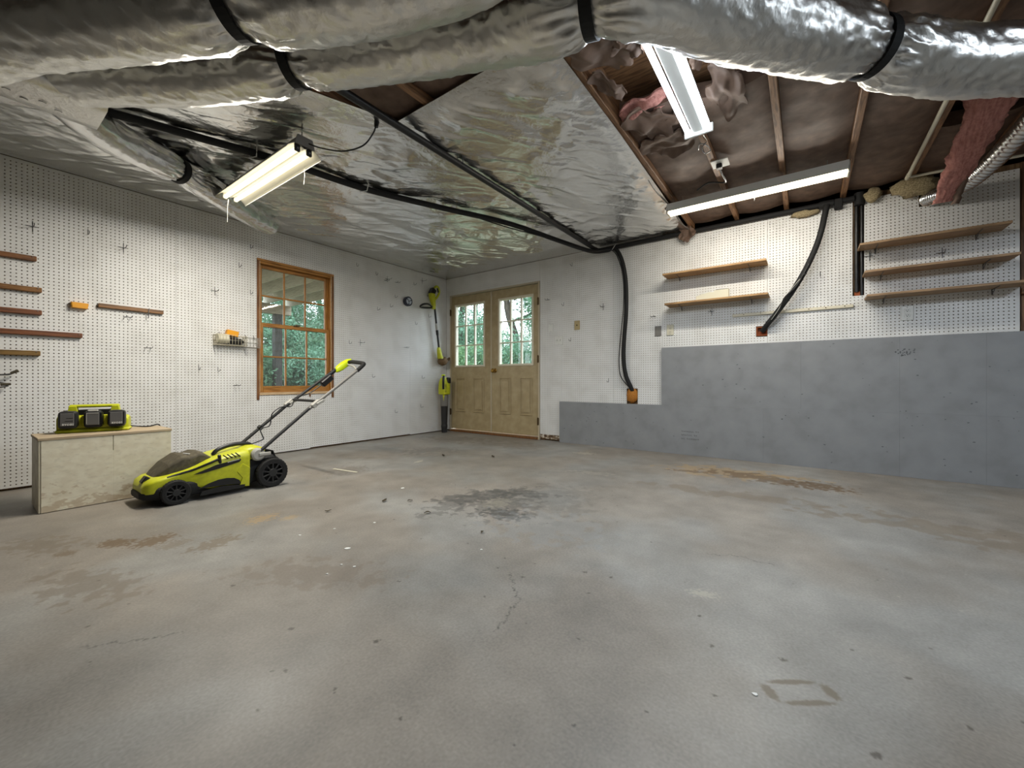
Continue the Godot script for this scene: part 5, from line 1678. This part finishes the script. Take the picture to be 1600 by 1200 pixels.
func battery(called: String, label: String, at: Transform3D, face: int) -> void:
	# a pack seated in the charger: local z points out of the charger
	var t := thing(called, label, "battery", at, "batteries seated in the charger")
	var rings := []
	for s in [[0.0, 0.034, 0.044], [0.01, 0.040, 0.052], [0.050, 0.0425, 0.056], [0.072, 0.0415, 0.054], [0.080, 0.037, 0.049]]:
		var ring := []
		for k in 32:
			var a := TAU * k / 32
			ring.append(Vector3(signf(cos(a)) * pow(absf(cos(a)), 0.36) * s[1], signf(sin(a)) * pow(absf(sin(a)), 0.36) * s[2], s[0]))
		rings.append(ring)
	put("case", mb().loft(rings), M.black if face > 0 else M.hub, t)
	var p := put("face_panel", mb().box(Vector3(0, 0.004, 0.081), Vector3(0.062, 0.080, 0.005), 0.003), flat_mat(Color(0.36, 0.355, 0.35), 0.6), t)
	if face == 0:
		put("groove", mb().box(Vector3(0.012, 0.012, 0.0838), Vector3(0.03, 0.003, 0.001)).box(Vector3(0.009, -0.006, 0.0838), Vector3(0.036, 0.003, 0.001)), M.black, p)
	if face == 1:
		put("frame_edge", mb().box(Vector3(-0.027, 0.004, 0.084), Vector3(0.003, 0.066, 0.002)).box(Vector3(0, 0.039, 0.084), Vector3(0.055, 0.003, 0.002)), M.light_grey, p)
		put("latch", mb().box(Vector3(0, 0.054, 0.066), Vector3(0.05, 0.014, 0.02), 0.004), M.light_grey, t)
	else:
		lettering("RYOBI", 0.013, Transform3D(Basis(), Vector3(0.004, -0.028, 0.0840)), M.print, t)


func lettering(text: String, height: float, at: Transform3D, material: Material, parent: Node3D) -> void:
	var tm := TextMesh.new()
	tm.text = text
	var sf := SystemFont.new()
	sf.font_names = PackedStringArray(["Droid Sans"])
	sf.font_weight = 700
	tm.font = sf
	tm.font_size = 32
	tm.pixel_size = height / 24.0
	tm.depth = 0.001
	var o := MeshInstance3D.new()
	o.name = "lettering"
	o.mesh = tm
	o.material_override = material
	o.transform = at
	parent.add_child(o, true)


func charger() -> void:
	# it stands on the box lid; local x runs along its front, z out of the front
	var front := W(0.104, 0, 0.327).normalized()
	var out := front.cross(Vector3.UP).normalized()
	if out.x < 0:
		out = -out
	var B := Basis(Vector3.UP.cross(out).normalized(), Vector3.UP, out)
	var base := Transform3D(B, W(-3.845, 0.4405, 0.565))
	var t := thing("battery_charger", "yellow-green six-port battery charger with a top handle on the cream box", "battery charger", base)
	var body := []
	for s in [[-0.170, 0.055, 0.10], [-0.165, 0.062, 0.112], [-0.06, 0.064, 0.108], [0.06, 0.064, 0.108], [0.155, 0.060, 0.100], [0.165, 0.052, 0.088]]:
		var ring := []
		for k in 24:
			var a := TAU * k / 24
			ring.append(Vector3(s[0], s[2] * 0.5 + signf(sin(a)) * pow(absf(sin(a)), 0.5) * s[2] * 0.5, signf(cos(a)) * pow(absf(cos(a)), 0.5) * s[1]))
		body.append(ring)
	put("body", mb().loft(body), M.lime, t)
	put("foot_flange", mb().box(Vector3(0, 0.010, 0.02), Vector3(0.345, 0.020, 0.145), 0.008), M.lime, t)
	for x in [-0.105, 0.095]:
		put("handle_post", mb().prism(PackedVector2Array([Vector2(x - 0.03, 0.09), Vector2(x + 0.03, 0.09), Vector2(x + 0.016, 0.168), Vector2(x - 0.018, 0.168)]), 0.05, Transform3D(Basis(), Vector3(0, 0, -0.03)), 0.005), M.lime, t)
	put("handle_bar", mb().box(Vector3(-0.005, 0.166, -0.005), Vector3(0.24, 0.020, 0.042), 0.008), M.lime, t)
	put("port_bay", mb().box(Vector3(-0.005, 0.118, -0.005), Vector3(0.15, 0.05, 0.05), 0.004), M.black, t)
	for x in [-0.045, 0.055]:
		put("divider", mb().box(Vector3(x, 0.075, 0.062), Vector3(0.022, 0.07, 0.014), 0.004), M.lime, t)
	put("badge", mb().box(Vector3(-0.145, 0.075, 0.0615), Vector3(0.014, 0.012, 0.003), 0.001), M.black, t)
	var labels := ["grey-faced battery with two grooves seated nearest the dark side port of the charger", "battery with a silver-edged face in the middle port of the charger", "battery with a dark plain face in the last charger port by the mower"]
	for k in 3:
		battery("tool_battery", labels[k], base * Transform3D(Basis(), Vector3([-0.108, 0.005, 0.115][k], 0.085, 0.050)), k)
	var side := thing("tool_battery", "black battery seen end-on at the back port of the charger", "battery", base * Transform3D(Basis(Vector3.UP, PI), Vector3(-0.13, 0.085, -0.055)), "batteries seated in the charger")
	put("case", mb().box(Vector3(0, 0, 0.03), Vector3(0.085, 0.10, 0.06), 0.012), M.black, side)
	put("face_panel", mb().box(Vector3(0, 0, 0.062), Vector3(0.05, 0.06, 0.005), 0.002), M.hub, side)
	solo("charger_cord", mb().tube(smooth_path([W(-3.83, 0.46, 0.73), W(-3.84, 0.447, 0.80), W(-3.86, 0.4455, 0.85), W(-3.93, 0.447, 0.905), W(-3.97, 0.40, 0.93), W(-3.99, 0.2, 0.95), W(-4.02, 0.006, 1.0)], 8), 0.0042, 7), M.black, "black charger cord lying across the box lid", "cord")


func trimmer() -> void:
	# hangs on the window wall close to the corner: handle up, head down
	var x := LEFT_X + 0.07
	var t := thing("string_trimmer", "yellow-green string trimmer with a black shaft hanging in the corner", "string trimmer", Transform3D(Basis(), W(x, 1.0, 4.25)))
	put("shaft", mb().tube([W(x, 1.90, 4.205), W(x, 1.24, 4.30)], 0.0155, 12), M.black, t, true)
	put("shaft_sleeve", mb().tube([W(x, 1.63, 4.243), W(x, 1.53, 4.258)], 0.019, 12), M.light_grey, t, true)
	put("shaft_joint", mb().tube([W(x, 1.53, 4.258), W(x, 1.46, 4.268)], 0.021, 12), M.black, t, true)
	var body := []
	for s in [[1.855, 4.195, 0.020, 0.018], [1.89, 4.19, 0.030, 0.03], [1.98, 4.165, 0.040, 0.042], [2.04, 4.155, 0.048, 0.045], [2.06, 4.15, 0.042, 0.040]]:
		body.append(rounded(W(x, s[0], s[1]), s[3], s[2], "y", 3.0, 20))
	put("motor_body", mb().loft(body), M.lime, t, true)
	put("battery", mb().box(W(x, 2.09, 4.165), Vector3(0.07, 0.11, 0.09), 0.014, Basis(Vector3.RIGHT, -0.55)), M.black, t, true)
	put("rear_grip", mb().tube(smooth_path([W(x, 1.97, 4.20), W(x, 2.03, 4.262), W(x, 2.10, 4.30), W(x, 2.165, 4.29), W(x, 2.185, 4.245), W(x, 2.15, 4.20)], 6), 0.0165, 12), M.lime, t, true)
	put("trigger", mb().tube([W(x, 2.10, 4.285), W(x, 2.16, 4.265)], 0.012, 8), M.black, t, true)
	put("front_loop", mb().tube(smooth_path([W(x, 1.865, 4.16), W(x + 0.04, 1.885, 4.05), W(x + 0.05, 1.872, 3.96), W(x + 0.02, 1.848, 3.925), W(x - 0.02, 1.835, 3.96), W(x - 0.02, 1.84, 4.05), W(x, 1.852, 4.15)], 6), 0.0135, 10), M.black, t, true)
	put("loop_clamp", mb().box(W(x, 1.865, 4.185), Vector3(0.05, 0.06, 0.06), 0.010), M.lime, t, true)
	put("wall_hook", mb().tube(smooth_path([W(LEFT_X, 2.03, 4.12), W(LEFT_X + 0.05, 2.03, 4.12), W(LEFT_X + 0.085, 2.04, 4.12)], 3), 0.004, 6), M.hook, t, true)
	var neck := []
	for s in [[1.275, 4.292, 0.020], [1.24, 4.298, 0.030], [1.17, 4.31, 0.036], [1.13, 4.325, 0.042], [1.105, 4.335, 0.046]]:
		neck.append(rounded(W(x, s[0], s[1]), s[2], s[2], "y", 2.4, 18))
	put("neck", mb().loft(neck), M.lime, t, true)
	var n := noise(811, 14.0, 3)
	put("head", mb().lathe([Vector2(0, 0.045), Vector2(0.060, 0.04), Vector2(0.078, 0.01), Vector2(0.074, -0.03), Vector2(0.045, -0.06), Vector2(0, -0.065)], W(x + 0.02, 1.075, 4.355), W(0.1, 0.9, -0.42).normalized(), 22), M.mud, t, true)
	var guard := func(u: float, v: float) -> Vector3:
		var an := lerpf(-1.0, 1.0, u)
		var r := lerpf(0.05, 0.26, v)
		return W(x + 0.02 + sin(an) * r * 0.28, 1.055 + v * 0.085 - 0.06 * absf(an) * v + 0.006 * n.get_noise_2d(u, v), 4.335 + cos(an) * r * 0.62)
	put("guard", mb().sheet(14, 8, guard, Vector3.UP, 0.006), M.mud, t, true)


func blower() -> void:
	var c := W(-4.385, 0, 4.33)
	var t := thing("leaf_blower", "yellow-green leaf blower standing on its black nozzle in the corner", "leaf blower", Transform3D(Basis(), c))
	var ax := Vector3(0, 1, 0)
	put("nozzle", mb().lathe([Vector2(0, 0.0), Vector2(0.041, 0.0), Vector2(0.042, 0.02), Vector2(0.044, 0.06), Vector2(0.048, 0.08), Vector2(0.048, 0.10), Vector2(0.044, 0.12), Vector2(0.053, 0.395), Vector2(0, 0.395)], Vector3.ZERO, ax, 24), M.hub, t)
	put("clear_sleeve", mb().lathe([Vector2(0.050, 0.39), Vector2(0.057, 0.40), Vector2(0.060, 0.57)], Vector3.ZERO, ax, 24), M.grey, t)
	put("wedge", mb().prism(PackedVector2Array([Vector2(-0.016, 0.57), Vector2(0.016, 0.57), Vector2(0.0, 0.47)]), 0.006, Transform3D(Basis(Vector3.UP, 0.62), Vector3(sin(0.62), 0, cos(0.62)) * 0.056)), M.lime, t)
	var body := []
	for s in [[0.57, 0.074, 0.07], [0.585, 0.080, 0.076], [0.66, 0.080, 0.078], [0.74, 0.074, 0.075], [0.80, 0.055, 0.06], [0.825, 0.035, 0.045]]:
		body.append(rounded(Vector3(0, s[0], 0), s[1], s[2], "y", 3.0, 24))
	var b := put("fan_housing", mb().loft(body), M.lime, t)
	put("intake_grille", mb().loft([rounded(Vector3(-0.052, 0.60, -0.02), 0.035, 0.062, "y", 3.0, 18), rounded(Vector3(-0.055, 0.70, -0.02), 0.037, 0.062, "y", 3.0, 18), rounded(Vector3(-0.045, 0.79, -0.02), 0.028, 0.05, "y", 3.0, 18)]), M.black, t)
	var turn := Basis(Vector3.UP, 0.62)
	put("handle", mb().tube(smooth_path([turn * Vector3(0, 0.65, 0.083), turn * Vector3(0, 0.72, 0.092), turn * Vector3(0, 0.79, 0.088), turn * Vector3(0, 0.84, 0.05)], 5), 0.017, 12), M.black, t)
	put("trigger", mb().box(Vector3(0, 0.853, 0.02), Vector3(0.05, 0.03, 0.05), 0.010), M.lime_bright, t)
	put("battery", mb().box(Vector3(0.058, 0.78, -0.03), Vector3(0.05, 0.09, 0.07), 0.012), M.black, t)
	lettering("RYOBI", 0.030, Transform3D(turn * Basis(Vector3(0, 0, 1), PI / 2), turn * Vector3(0.03, 0.66, 0.081)), M.black, b)


# ---------------------------------------------------------------- things on the walls

func hook_shape(kind: int) -> MB:
	var m := mb()
	var r := 0.0023
	if kind == 0:     # straight prong on a back wire
		m.tube(smooth_path([Vector3(0, 0.018, -0.008), Vector3(0, 0.018, 0.003), Vector3(0, -0.018, 0.004), Vector3(0, -0.020, 0.03), Vector3(0, -0.016, 0.05), Vector3(0, -0.002, 0.056)], 4), r, 6)
	elif kind == 1:   # double prong
		m.tube([Vector3(-0.026, 0, 0.003), Vector3(0.026, 0, 0.003)], r, 6)
		for s in [-1, 1]:
			m.tube(smooth_path([Vector3(s * 0.018, 0, 0.003), Vector3(s * 0.018, -0.004, 0.045), Vector3(s * 0.018, 0.008, 0.062)], 4), r, 6)
		m.tube([Vector3(0, 0, -0.008), Vector3(0, 0, 0.004)], r, 6)
	elif kind == 2:   # round J
		m.tube(smooth_path([Vector3(0, 0.022, -0.008), Vector3(0, 0.022, 0.004), Vector3(0, -0.006, 0.008), Vector3(0, -0.022, 0.024), Vector3(0, -0.010, 0.042), Vector3(0, 0.004, 0.044)], 5), r, 6)
	else:             # long arm with a cross wire
		m.tube([Vector3(0, 0.045, 0.003), Vector3(0, -0.035, 0.003)], r, 6)
		m.tube([Vector3(-0.035, 0.006, 0.006), Vector3(0.02, 0.006, 0.006)], r, 6)
		m.tube([Vector3(0, 0.0, -0.008), Vector3(0, 0.0, 0.006), Vector3(0, -0.004, 0.09), Vector3(0, 0.010, 0.10)], r, 6)
	return m


func hooks() -> void:
	var made := {}
	var names := ["straight steel peg hook with an upturned tip", "two-pronged steel peg hook", "curled J-shaped steel peg hook", "long-armed steel peg hook with a cross wire"]
	# wall (0 window wall, 1 door and shelf wall), along, height, shape
	var list := [[0, 0.333, 1.885, 3], [0, 0.617, 1.935, 0], [0, 0.825, 1.86, 3], [0, 0.85, 1.30, 1], [0, 0.985, 1.055, 1], [0, 1.760, 2.13, 0], [0, 1.672, 1.92, 0], [0, 1.457, 1.62, 3], [0, 1.766, 1.67, 0], [0, 1.34, 0.895, 2], [0, 1.486, 0.885, 0], [0, 1.63, 0.73, 1], [0, 2.955, 2.22, 2], [0, 3.235, 2.17, 2], [0, 3.385, 2.11, 1], [0, 3.545, 1.93, 0], [0, 3.255, 1.72, 0], [0, 3.46, 1.79, 0], [0, 2.86, 1.25, 0], [0, 3.015, 1.25, 3], [0, 3.185, 0.84, 0], [0, 3.41, 2.13, 3], [0, 3.575, 2.12, 1], [0, 3.88, 2.165, 0], [0, 4.02, 2.23, 3], [0, 3.89, 1.60, 2], [0, 3.73, 1.24, 1], [0, 4.02, 0.83, 0], [0, 4.01, 0.41, 0], [0, 3.54, 0.36, 0], [0, 4.155, 1.74, 0],
		[1, -2.69, 1.82, 1], [1, -2.465, 1.74, 0], [1, -2.345, 2.22, 0], [1, -1.935, 1.645, 3], [1, -2.365, 1.29, 0], [1, -1.35, 1.48, 1], [1, -1.87, 0.78, 0], [1, -0.765, 1.47, 3], [1, 0.11, 1.72, 2], [1, 0.44, 1.815, 3], [1, 0.866, 1.765, 3], [1, -0.30, 1.03 + 0.29, 0]]
	for h in list:
		var key: int = h[0] * 10 + h[3]
		var at: Transform3D = on_left(snappedf(h[1] - INCH * 0.5, INCH) + INCH * 0.5, h[2]) if h[0] == 0 else on_back(h[1], h[2])
		var label: String = names[h[3]] + (" on the window wall pegboard" if h[0] == 0 else " on the door and shelf wall pegboard")
		var group := "peg hooks on the window wall" if h[0] == 0 else "peg hooks on the shelf wall"
		if not made.has(key):
			made[key] = solo("peg_hook", hook_shape(h[3]), M.hook, label, "hook", group)
			made[key].transform = at
		else:
			copy_of(made[key], at, "peg_hook")


func left_wall_things() -> void:
	hooks()
	# wooden rails pegged to the board
	var labels := ["short reddish-brown wooden rail, topmost of the stack on the window wall", "short brown wooden rail, second from the top of its stack", "dark red-brown wooden rail in the middle of its stack", "longest wooden rail of the stack on the window wall", "olive-brown wooden rail, lowest of its stack"]
	var ends := [0.394, 0.419, 0.419, 0.623, 0.412]
	var ys := [1.655, 1.432, 1.268, 1.120, 0.972]
	for k in 5:
		var t := thing("wooden_rail", labels[k], "rail", on_left(ends[k] - 0.035, ys[k]), "wooden rails on the window wall")
		put("bar", mb().box(Vector3(-0.45, 0, 0.018), Vector3(0.90, 0.036, 0.034), 0.004), M.rail[[0, 1, 2, 2, 3][k]], t)
		put("peg", mb().rod(Vector3(-0.02, 0.010, -0.004), Vector3(-0.02, 0.010, 0.040), 0.003, -1, 6), M.hook, t)
		put("peg", mb().rod(Vector3(-0.75, 0.010, -0.004), Vector3(-0.75, 0.010, 0.040), 0.003, -1, 6), M.hook, t)
	var r := thing("wooden_rail", "pale tan wooden rail with a wire hook beside the yellow bin", "rail", on_left(0.875, 1.368), "wooden rails on the window wall")
	put("bar", mb().box(Vector3(0, 0, 0.016), Vector3(0.40, 0.032, 0.030), 0.003), M.rail[1], r)
	put("wire_hook", mb().tube(smooth_path([Vector3(0.105, 0.02, 0.033), Vector3(0.10, -0.01, 0.036), Vector3(0.10, -0.06, 0.036)], 4).slice(0, 9), 0.003, 6), M.hook, r)
	r.rotate_object_local(Vector3(0, 0, 1), -0.012)
	var yb := thing("yellow_bin", "small bright yellow plastic bin pegged to the pegboard", "bin", on_left(0.575, 1.352))
	put("tray", mb().prism(PackedVector2Array([Vector2(-0.045, -0.022), Vector2(0.040, -0.024), Vector2(0.046, 0.018), Vector2(-0.048, 0.022)]), 0.045, Transform3D(), 0.005), M.yellow, yb)
	put("peg", mb().rod(Vector3(-0.055, 0.01, -0.004), Vector3(-0.055, 0.01, 0.02), 0.003, -1, 6), M.hook, yb)
	# two tool hooks with brown dipped ends
	for e in [[0.205, 0.823, "single-arm tool hook with a brown dipped tip on the window wall", 0], [0.185, 0.745, "forked tool hook with brown dipped tips on the window wall", 1]]:
		var h := thing("tool_hook", e[2], "hook", on_left(e[0], e[1]), "dipped tool hooks")
		if e[3] == 0:
			put("arm", mb().tube(smooth_path([Vector3(-0.10, -0.005, -0.006), Vector3(-0.09, -0.006, 0.02), Vector3(0.02, -0.006, 0.05), Vector3(0.045, 0.012, 0.055)], 5), 0.006, 8), M.hook, h)
			put("tip", mb().tube([Vector3(0.035, 0.004, 0.053), Vector3(0.068, 0.022, 0.060)], [0.009, 0.010], 8), M.dusty, h)
		else:
			for s in [-1, 1]:
				put("arm", mb().tube(smooth_path([Vector3(-0.10, 0.002, -0.006), Vector3(-0.08, 0.002 + s * 0.010, 0.02), Vector3(0.0, s * 0.016, 0.045), Vector3(0.045, s * 0.006, 0.05)], 5), 0.005, 8), M.hook, h)
			put("tip", mb().tube([Vector3(0.01, 0.004, 0.047), Vector3(0.055, 0.006, 0.052)], [0.011, 0.008], 8), M.dusty, h)
	wire_basket(1.570, 0.125, 1.115, "cream wire basket filled with small items beside the window", M.cream)
	wire_basket(1.755, 0.062, 1.105, "small empty grey wire basket touching the window casing", M.light_grey)
	var yx := solo("cardboard_carton", mb().box(Vector3(0, 0, 0), Vector3(0.098, 0.052, 0.05), 0.002, Basis(Vector3(0, 0, 1), -0.16)), M.yellow, "orange-yellow carton leaning up out of the wire basket", "carton")
	yx.transform = on_left(1.587, 1.232, 0.045)
	var jar := solo("tape_roll", mb().lathe([Vector2(0.020, -0.045), Vector2(0.045, -0.045), Vector2(0.045, 0.045), Vector2(0.020, 0.045), Vector2(0.020, -0.045)], Vector3.ZERO, Vector3(1, 0, 0), 24), M.offwhite, "cream roll lying in the wire basket", "roll")
	jar.transform = on_left(1.505, 1.176, 0.055)
	var can := solo("spray_can", mb().lathe([Vector2(0, -0.06), Vector2(0.028, -0.06), Vector2(0.030, -0.055), Vector2(0.030, 0.045), Vector2(0.018, 0.056), Vector2(0.013, 0.058), Vector2(0.013, 0.072), Vector2(0, 0.072)], Vector3.ZERO, Vector3(1, 0, 0), 20), M.black, "dark can lying in the wire basket beside the cream roll", "can")
	can.transform = on_left(1.615, 1.154, 0.055)
	# round reel on a hook near the corner
	var reel := thing("tape_reel", "small blue and white tape reel hanging on the window wall near the trimmer", "reel", on_left(3.74, 1.885))
	put("tape", mb().lathe([Vector2(0.030, 0.006), Vector2(0.064, 0.006), Vector2(0.066, 0.012), Vector2(0.066, 0.05), Vector2(0.062, 0.056), Vector2(0.032, 0.056), Vector2(0.030, 0.006)], Vector3.ZERO, Vector3(0, 0, 1), 28), flat_mat(Color(0.13, 0.15, 0.22), 0.5), reel)
	put("hub", mb().lathe([Vector2(0.012, 0.058), Vector2(0.046, 0.058), Vector2(0.046, 0.054), Vector2(0.012, 0.054)], Vector3.ZERO, Vector3(0, 0, 1), 20), flat_mat(Color(0.70, 0.73, 0.78), 0.45), reel)
	for k in 3:
		var a := TAU * k / 3 + 0.4
		put("spoke", mb().box(Vector3(cos(a), sin(a), 0) * 0.034 + Vector3(0, 0, 0.060), Vector3(0.028, 0.012, 0.005), 0.001, Basis(Vector3(0, 0, 1), a)), flat_mat(Color(0.16, 0.18, 0.26), 0.5), reel)
	put("peg", mb().rod(Vector3(0, 0, -0.006), Vector3(0, 0, 0.064), 0.008), M.hook, reel)


func wire_basket(a: float, half: float, y: float, label: String, material: Material) -> void:
	var t := thing("wire_basket", label, "basket", on_left(a, y), "wire baskets on the pegboard")
	var r := 0.0018
	var h := 0.095
	var d := 0.105
	for e in [[0.0, "rim"], [1.0, "rim"], [0.5, "rim"]]:
		var yy: float = h * e[0]
		put("rim_wire", mb().tube([Vector3(-half, yy, 0.004), Vector3(half, yy, 0.004), Vector3(half, yy, d), Vector3(-half, yy, d), Vector3(-half, yy, 0.004)], r * (1.5 if e[0] != 0.5 else 1.0), 5), material, t)
	var up := mb()
	var n := int(half / 0.0125)
	for k in n + 1:
		var x := lerpf(-half, half, float(k) / n)
		up.tube([Vector3(x, h, d), Vector3(x, 0, d), Vector3(x, 0, 0.004), Vector3(x, h, 0.004)], r, 4)
	for k in 4:
		var z := lerpf(0.02, d - 0.02, k / 3.0)
		up.tube([Vector3(-half, h, z), Vector3(-half, 0, z), Vector3(half, 0, z), Vector3(half, h, z)], r, 4)
	put("cage_wires", up, material, t)
	for s in [-1, 1]:
		put("hanger", mb().tube(smooth_path([Vector3(s * half * 0.6, h + 0.025, -0.006), Vector3(s * half * 0.6, h + 0.025, 0.005), Vector3(s * half * 0.6, h - 0.005, 0.007), Vector3(s * half * 0.6, h - 0.003, 0.018), Vector3(s * half * 0.6, h + 0.012, 0.020)], 4), 0.003, 6), M.hook, t)


func wall_shelf(x0: float, x1: float, y: float, depth: float, label: String, material: Material, group: String, turn: float) -> void:
	var t := thing("wall_shelf", label, "shelf", on_back((x0 + x1) * 0.5, y), group)
	t.rotate_z(turn)
	put("board", mb().box(Vector3(0, -0.009, depth * 0.5 + 0.003), Vector3(x1 - x0, 0.018, depth), 0.0015), material, t)
	for s in [-0.36, 0.34]:
		var x: float = (x1 - x0) * s
		var br := mb().tube([Vector3(x, -0.004, -0.006), Vector3(x, -0.024, 0.004), Vector3(x, -0.021, depth * 0.75), Vector3(x, -0.019, depth * 0.8)], 0.003, 6)
		br.tube([Vector3(x, -0.020, 0.004), Vector3(x, -0.060, 0.004)], 0.0026, 6)
		br.tube([Vector3(x, -0.060, 0.004), Vector3(x, -0.022, depth * 0.35)], 0.0022, 6)
		put("bracket", br, M.hook, t)


func plate(x: float, y: float, w: float, h: float, material: Material, called: String, label: String, kind: int) -> void:
	var t := thing(called, label, "wall plate", on_back(x, y))
	put("plate", mb().box(Vector3(0, 0, 0.004), Vector3(w, h, 0.007), 0.003), material, t)
	if kind == 0:      # duplex outlet
		for s in [-1, 1]:
			var r := put("receptacle", mb().box(Vector3(0, s * 0.020, 0.0085), Vector3(0.032, 0.028, 0.003), 0.001), material, t)
			put("slot", mb().box(Vector3(-0.006, s * 0.020 + 0.003, 0.0103), Vector3(0.0025, 0.009, 0.001)).box(Vector3(0.006, s * 0.020 + 0.003, 0.0103), Vector3(0.0025, 0.009, 0.001)).box(Vector3(0, s * 0.020 - 0.007, 0.0103), Vector3(0.005, 0.005, 0.001)), M.ink, r)
	elif kind == 1:    # toggle switches
		var n := 2 if w > 0.1 else 1
		for k in n:
			var xx := (k - (n - 1) * 0.5) * 0.046
			put("toggle", mb().box(Vector3(xx, 0.004, 0.014), Vector3(0.010, 0.022, 0.016), 0.003, Basis(Vector3.RIGHT, -0.4)), material, t)
	elif kind == 3:    # cable jack
		put("jack", mb().rod(Vector3(0, 0, 0.006), Vector3(0, 0, 0.016), 0.008), M.dark_brass, t)
	for s in [-1, 1]:
		put("screw", mb().rod(Vector3(0, s * h * 0.4, 0.006), Vector3(0, s * h * 0.4, 0.009), 0.003, -1, 8), M.steel, t)


func back_wall_things() -> void:
	var g1 := "shelves beside the bowed line"
	var g2 := "shelves beside the riser pipes"
	wall_shelf(-1.20, -0.285, 1.885, 0.195, "upper short pine shelf above the shelf with the white block", M.shelf, g1, 0.0)
	wall_shelf(-1.18, -0.27, 1.575, 0.195, "lower short pine shelf carrying a white block", M.shelf, g1, 0.0)
	wall_shelf(0.362, 1.172, 1.892, 0.195, "top shelf of three weathered boards beside the riser pipes", M.shelf_grey, g2, 0.0)
	wall_shelf(0.394, 1.21, 1.666, 0.195, "middle shelf of three weathered boards beside the riser pipes", M.shelf_grey, g2, 0.0)
	wall_shelf(0.406, 1.26, 1.470, 0.195, "lowest shelf of three weathered boards, above the wall outlet", M.shelf_grey, g2, 0.0)
	var wb := thing("foam_block", "torn white foam block lying on the lower pine shelf", "block", on_back(-0.735, 1.575, 0.105))
	put("block", mb().prism(PackedVector2Array([Vector2(-0.150, 0), Vector2(0.140, 0), Vector2(0.143, 0.086), Vector2(0.02, 0.084), Vector2(0.008, 0.066), Vector2(-0.03, 0.072), Vector2(-0.06, 0.064), Vector2(-0.10, 0.058), Vector2(-0.150, 0.042)]), 0.05, Transform3D(), 0.003), M.offwhite, wb)
	put("edge", mb().box(Vector3(0.085, 0.088, 0.04), Vector3(0.11, 0.004, 0.012), 0.001), M.dusty, wb)
	# cream strip with nails under the shelves
	var st := thing("trim_strip", "long cream painted trim strip crossing behind the bowed line", "strip", on_back(-0.122, 1.414))
	put("strip", mb().box(Vector3(0, 0, 0.010), Vector3(0.915, 0.026, 0.018), 0.003), M.cream, st)
	for x in [-0.36, -0.22, 0.15, 0.27, 0.40]:
		put("nail", mb().rod(Vector3(x, 0.003, 0.017), Vector3(x, 0.003, 0.024), 0.004, -1, 8), M.dark_brass, st)
	plate(-2.650, 1.452, 0.070, 0.100, M.white, "switch_plate", "blank white wall plate above the double switch beside the door", 2)
	plate(-2.533, 1.285, 0.118, 0.115, M.white, "switch_plate", "double white light switch beside the door", 1)
	plate(-2.277, 1.458, 0.075, 0.115, M.almond, "jack_plate", "almond cable jack plate between the door and the draped line", 3)
	plate(-1.300, 1.316, 0.070, 0.110, M.grey, "blank_plate", "dark grey blank plate left of the pale outlet", 2)
	get_child(get_child_count() - 1).set_meta("label", "dark grey blank plate next to the pale outlet")
	plate(-1.172, 1.318, 0.072, 0.115, M.offwhite, "wall_outlet", "pale duplex outlet next to the grey plate", 0)
	plate(0.668, 1.320, 0.075, 0.118, M.white, "wall_outlet", "white duplex outlet below the three weathered shelves", 0)


func floor_litter() -> void:
	# a paint stirring stick, leaves and chips
	var st := solo("wood_stick", mb().box(Vector3.ZERO, Vector3(0.29, 0.004, 0.022), 0.001, Basis(Vector3.UP, 0.14)), M.offwhite, "thin pale wooden stick lying on the floor beyond the mower", "stick")
	st.position = W(-3.205, 0.0022, 1.98)
	var r := RandomNumberGenerator.new()
	r.seed = 91
	var leaf_mat := flat_mat(Color(0.22, 0.18, 0.10), 0.8)
	for p in [[-1.78, 1.62, 0.020], [-2.05, 1.72, 0.018], [-2.18, 1.62, 0.024], [-2.28, 1.30, 0.018], [-3.0, 2.95, 0.03], [-2.55, 3.2, 0.03], [-1.33, 1.58, 0.014]]:
		var sd := r.randf() * 10.0
		var l: float = p[2]
		var at := func(u: float, v: float) -> Vector3:
			var w := sin(u * PI) * (v - 0.5)
			return Vector3((u - 0.5) * 2.0 * l, 0.003 + 0.30 * l * sin(u * 5.0 + sd) * 0.5 + 0.25 * l + 0.3 * l * absf(v - 0.5), w * l)
		var o := solo("dry_leaf", mb().sheet(8, 4, at, Vector3.UP, 0.0006), leaf_mat, "small curled dry leaf lying on the concrete floor", "leaf", "dry leaves on the floor")
		o.position = W(p[0], 0.0, p[1])
		o.rotation.y = r.randf() * TAU
	for p in [[-1.71, 1.07, 0.016], [-1.55, 0.88, 0.006], [-1.52, 0.98, 0.008], [-1.58, 0.96, 0.006], [-1.99, 1.17, 0.008], [-2.05, 1.02, 0.008], [-1.9, 1.35, 0.009], [-2.35, 1.9, 0.02], [-0.10, 1.16, 0.008], [-1.2, 1.42, 0.006]]:
		var pts := PackedVector2Array()
		for i in 6:
			pts.append(Vector2.from_angle(TAU * i / 6) * p[2] * r.randf_range(0.5, 1.1))
		var o := solo("paint_chip", mb().prism(pts, 0.002, Transform3D(Basis(Vector3.RIGHT, -PI / 2), Vector3.ZERO)), M.white, "small white paint chip lying on the concrete floor", "paint chip", "paint chips on the floor")
		o.position = W(p[0], 0.0, p[1])
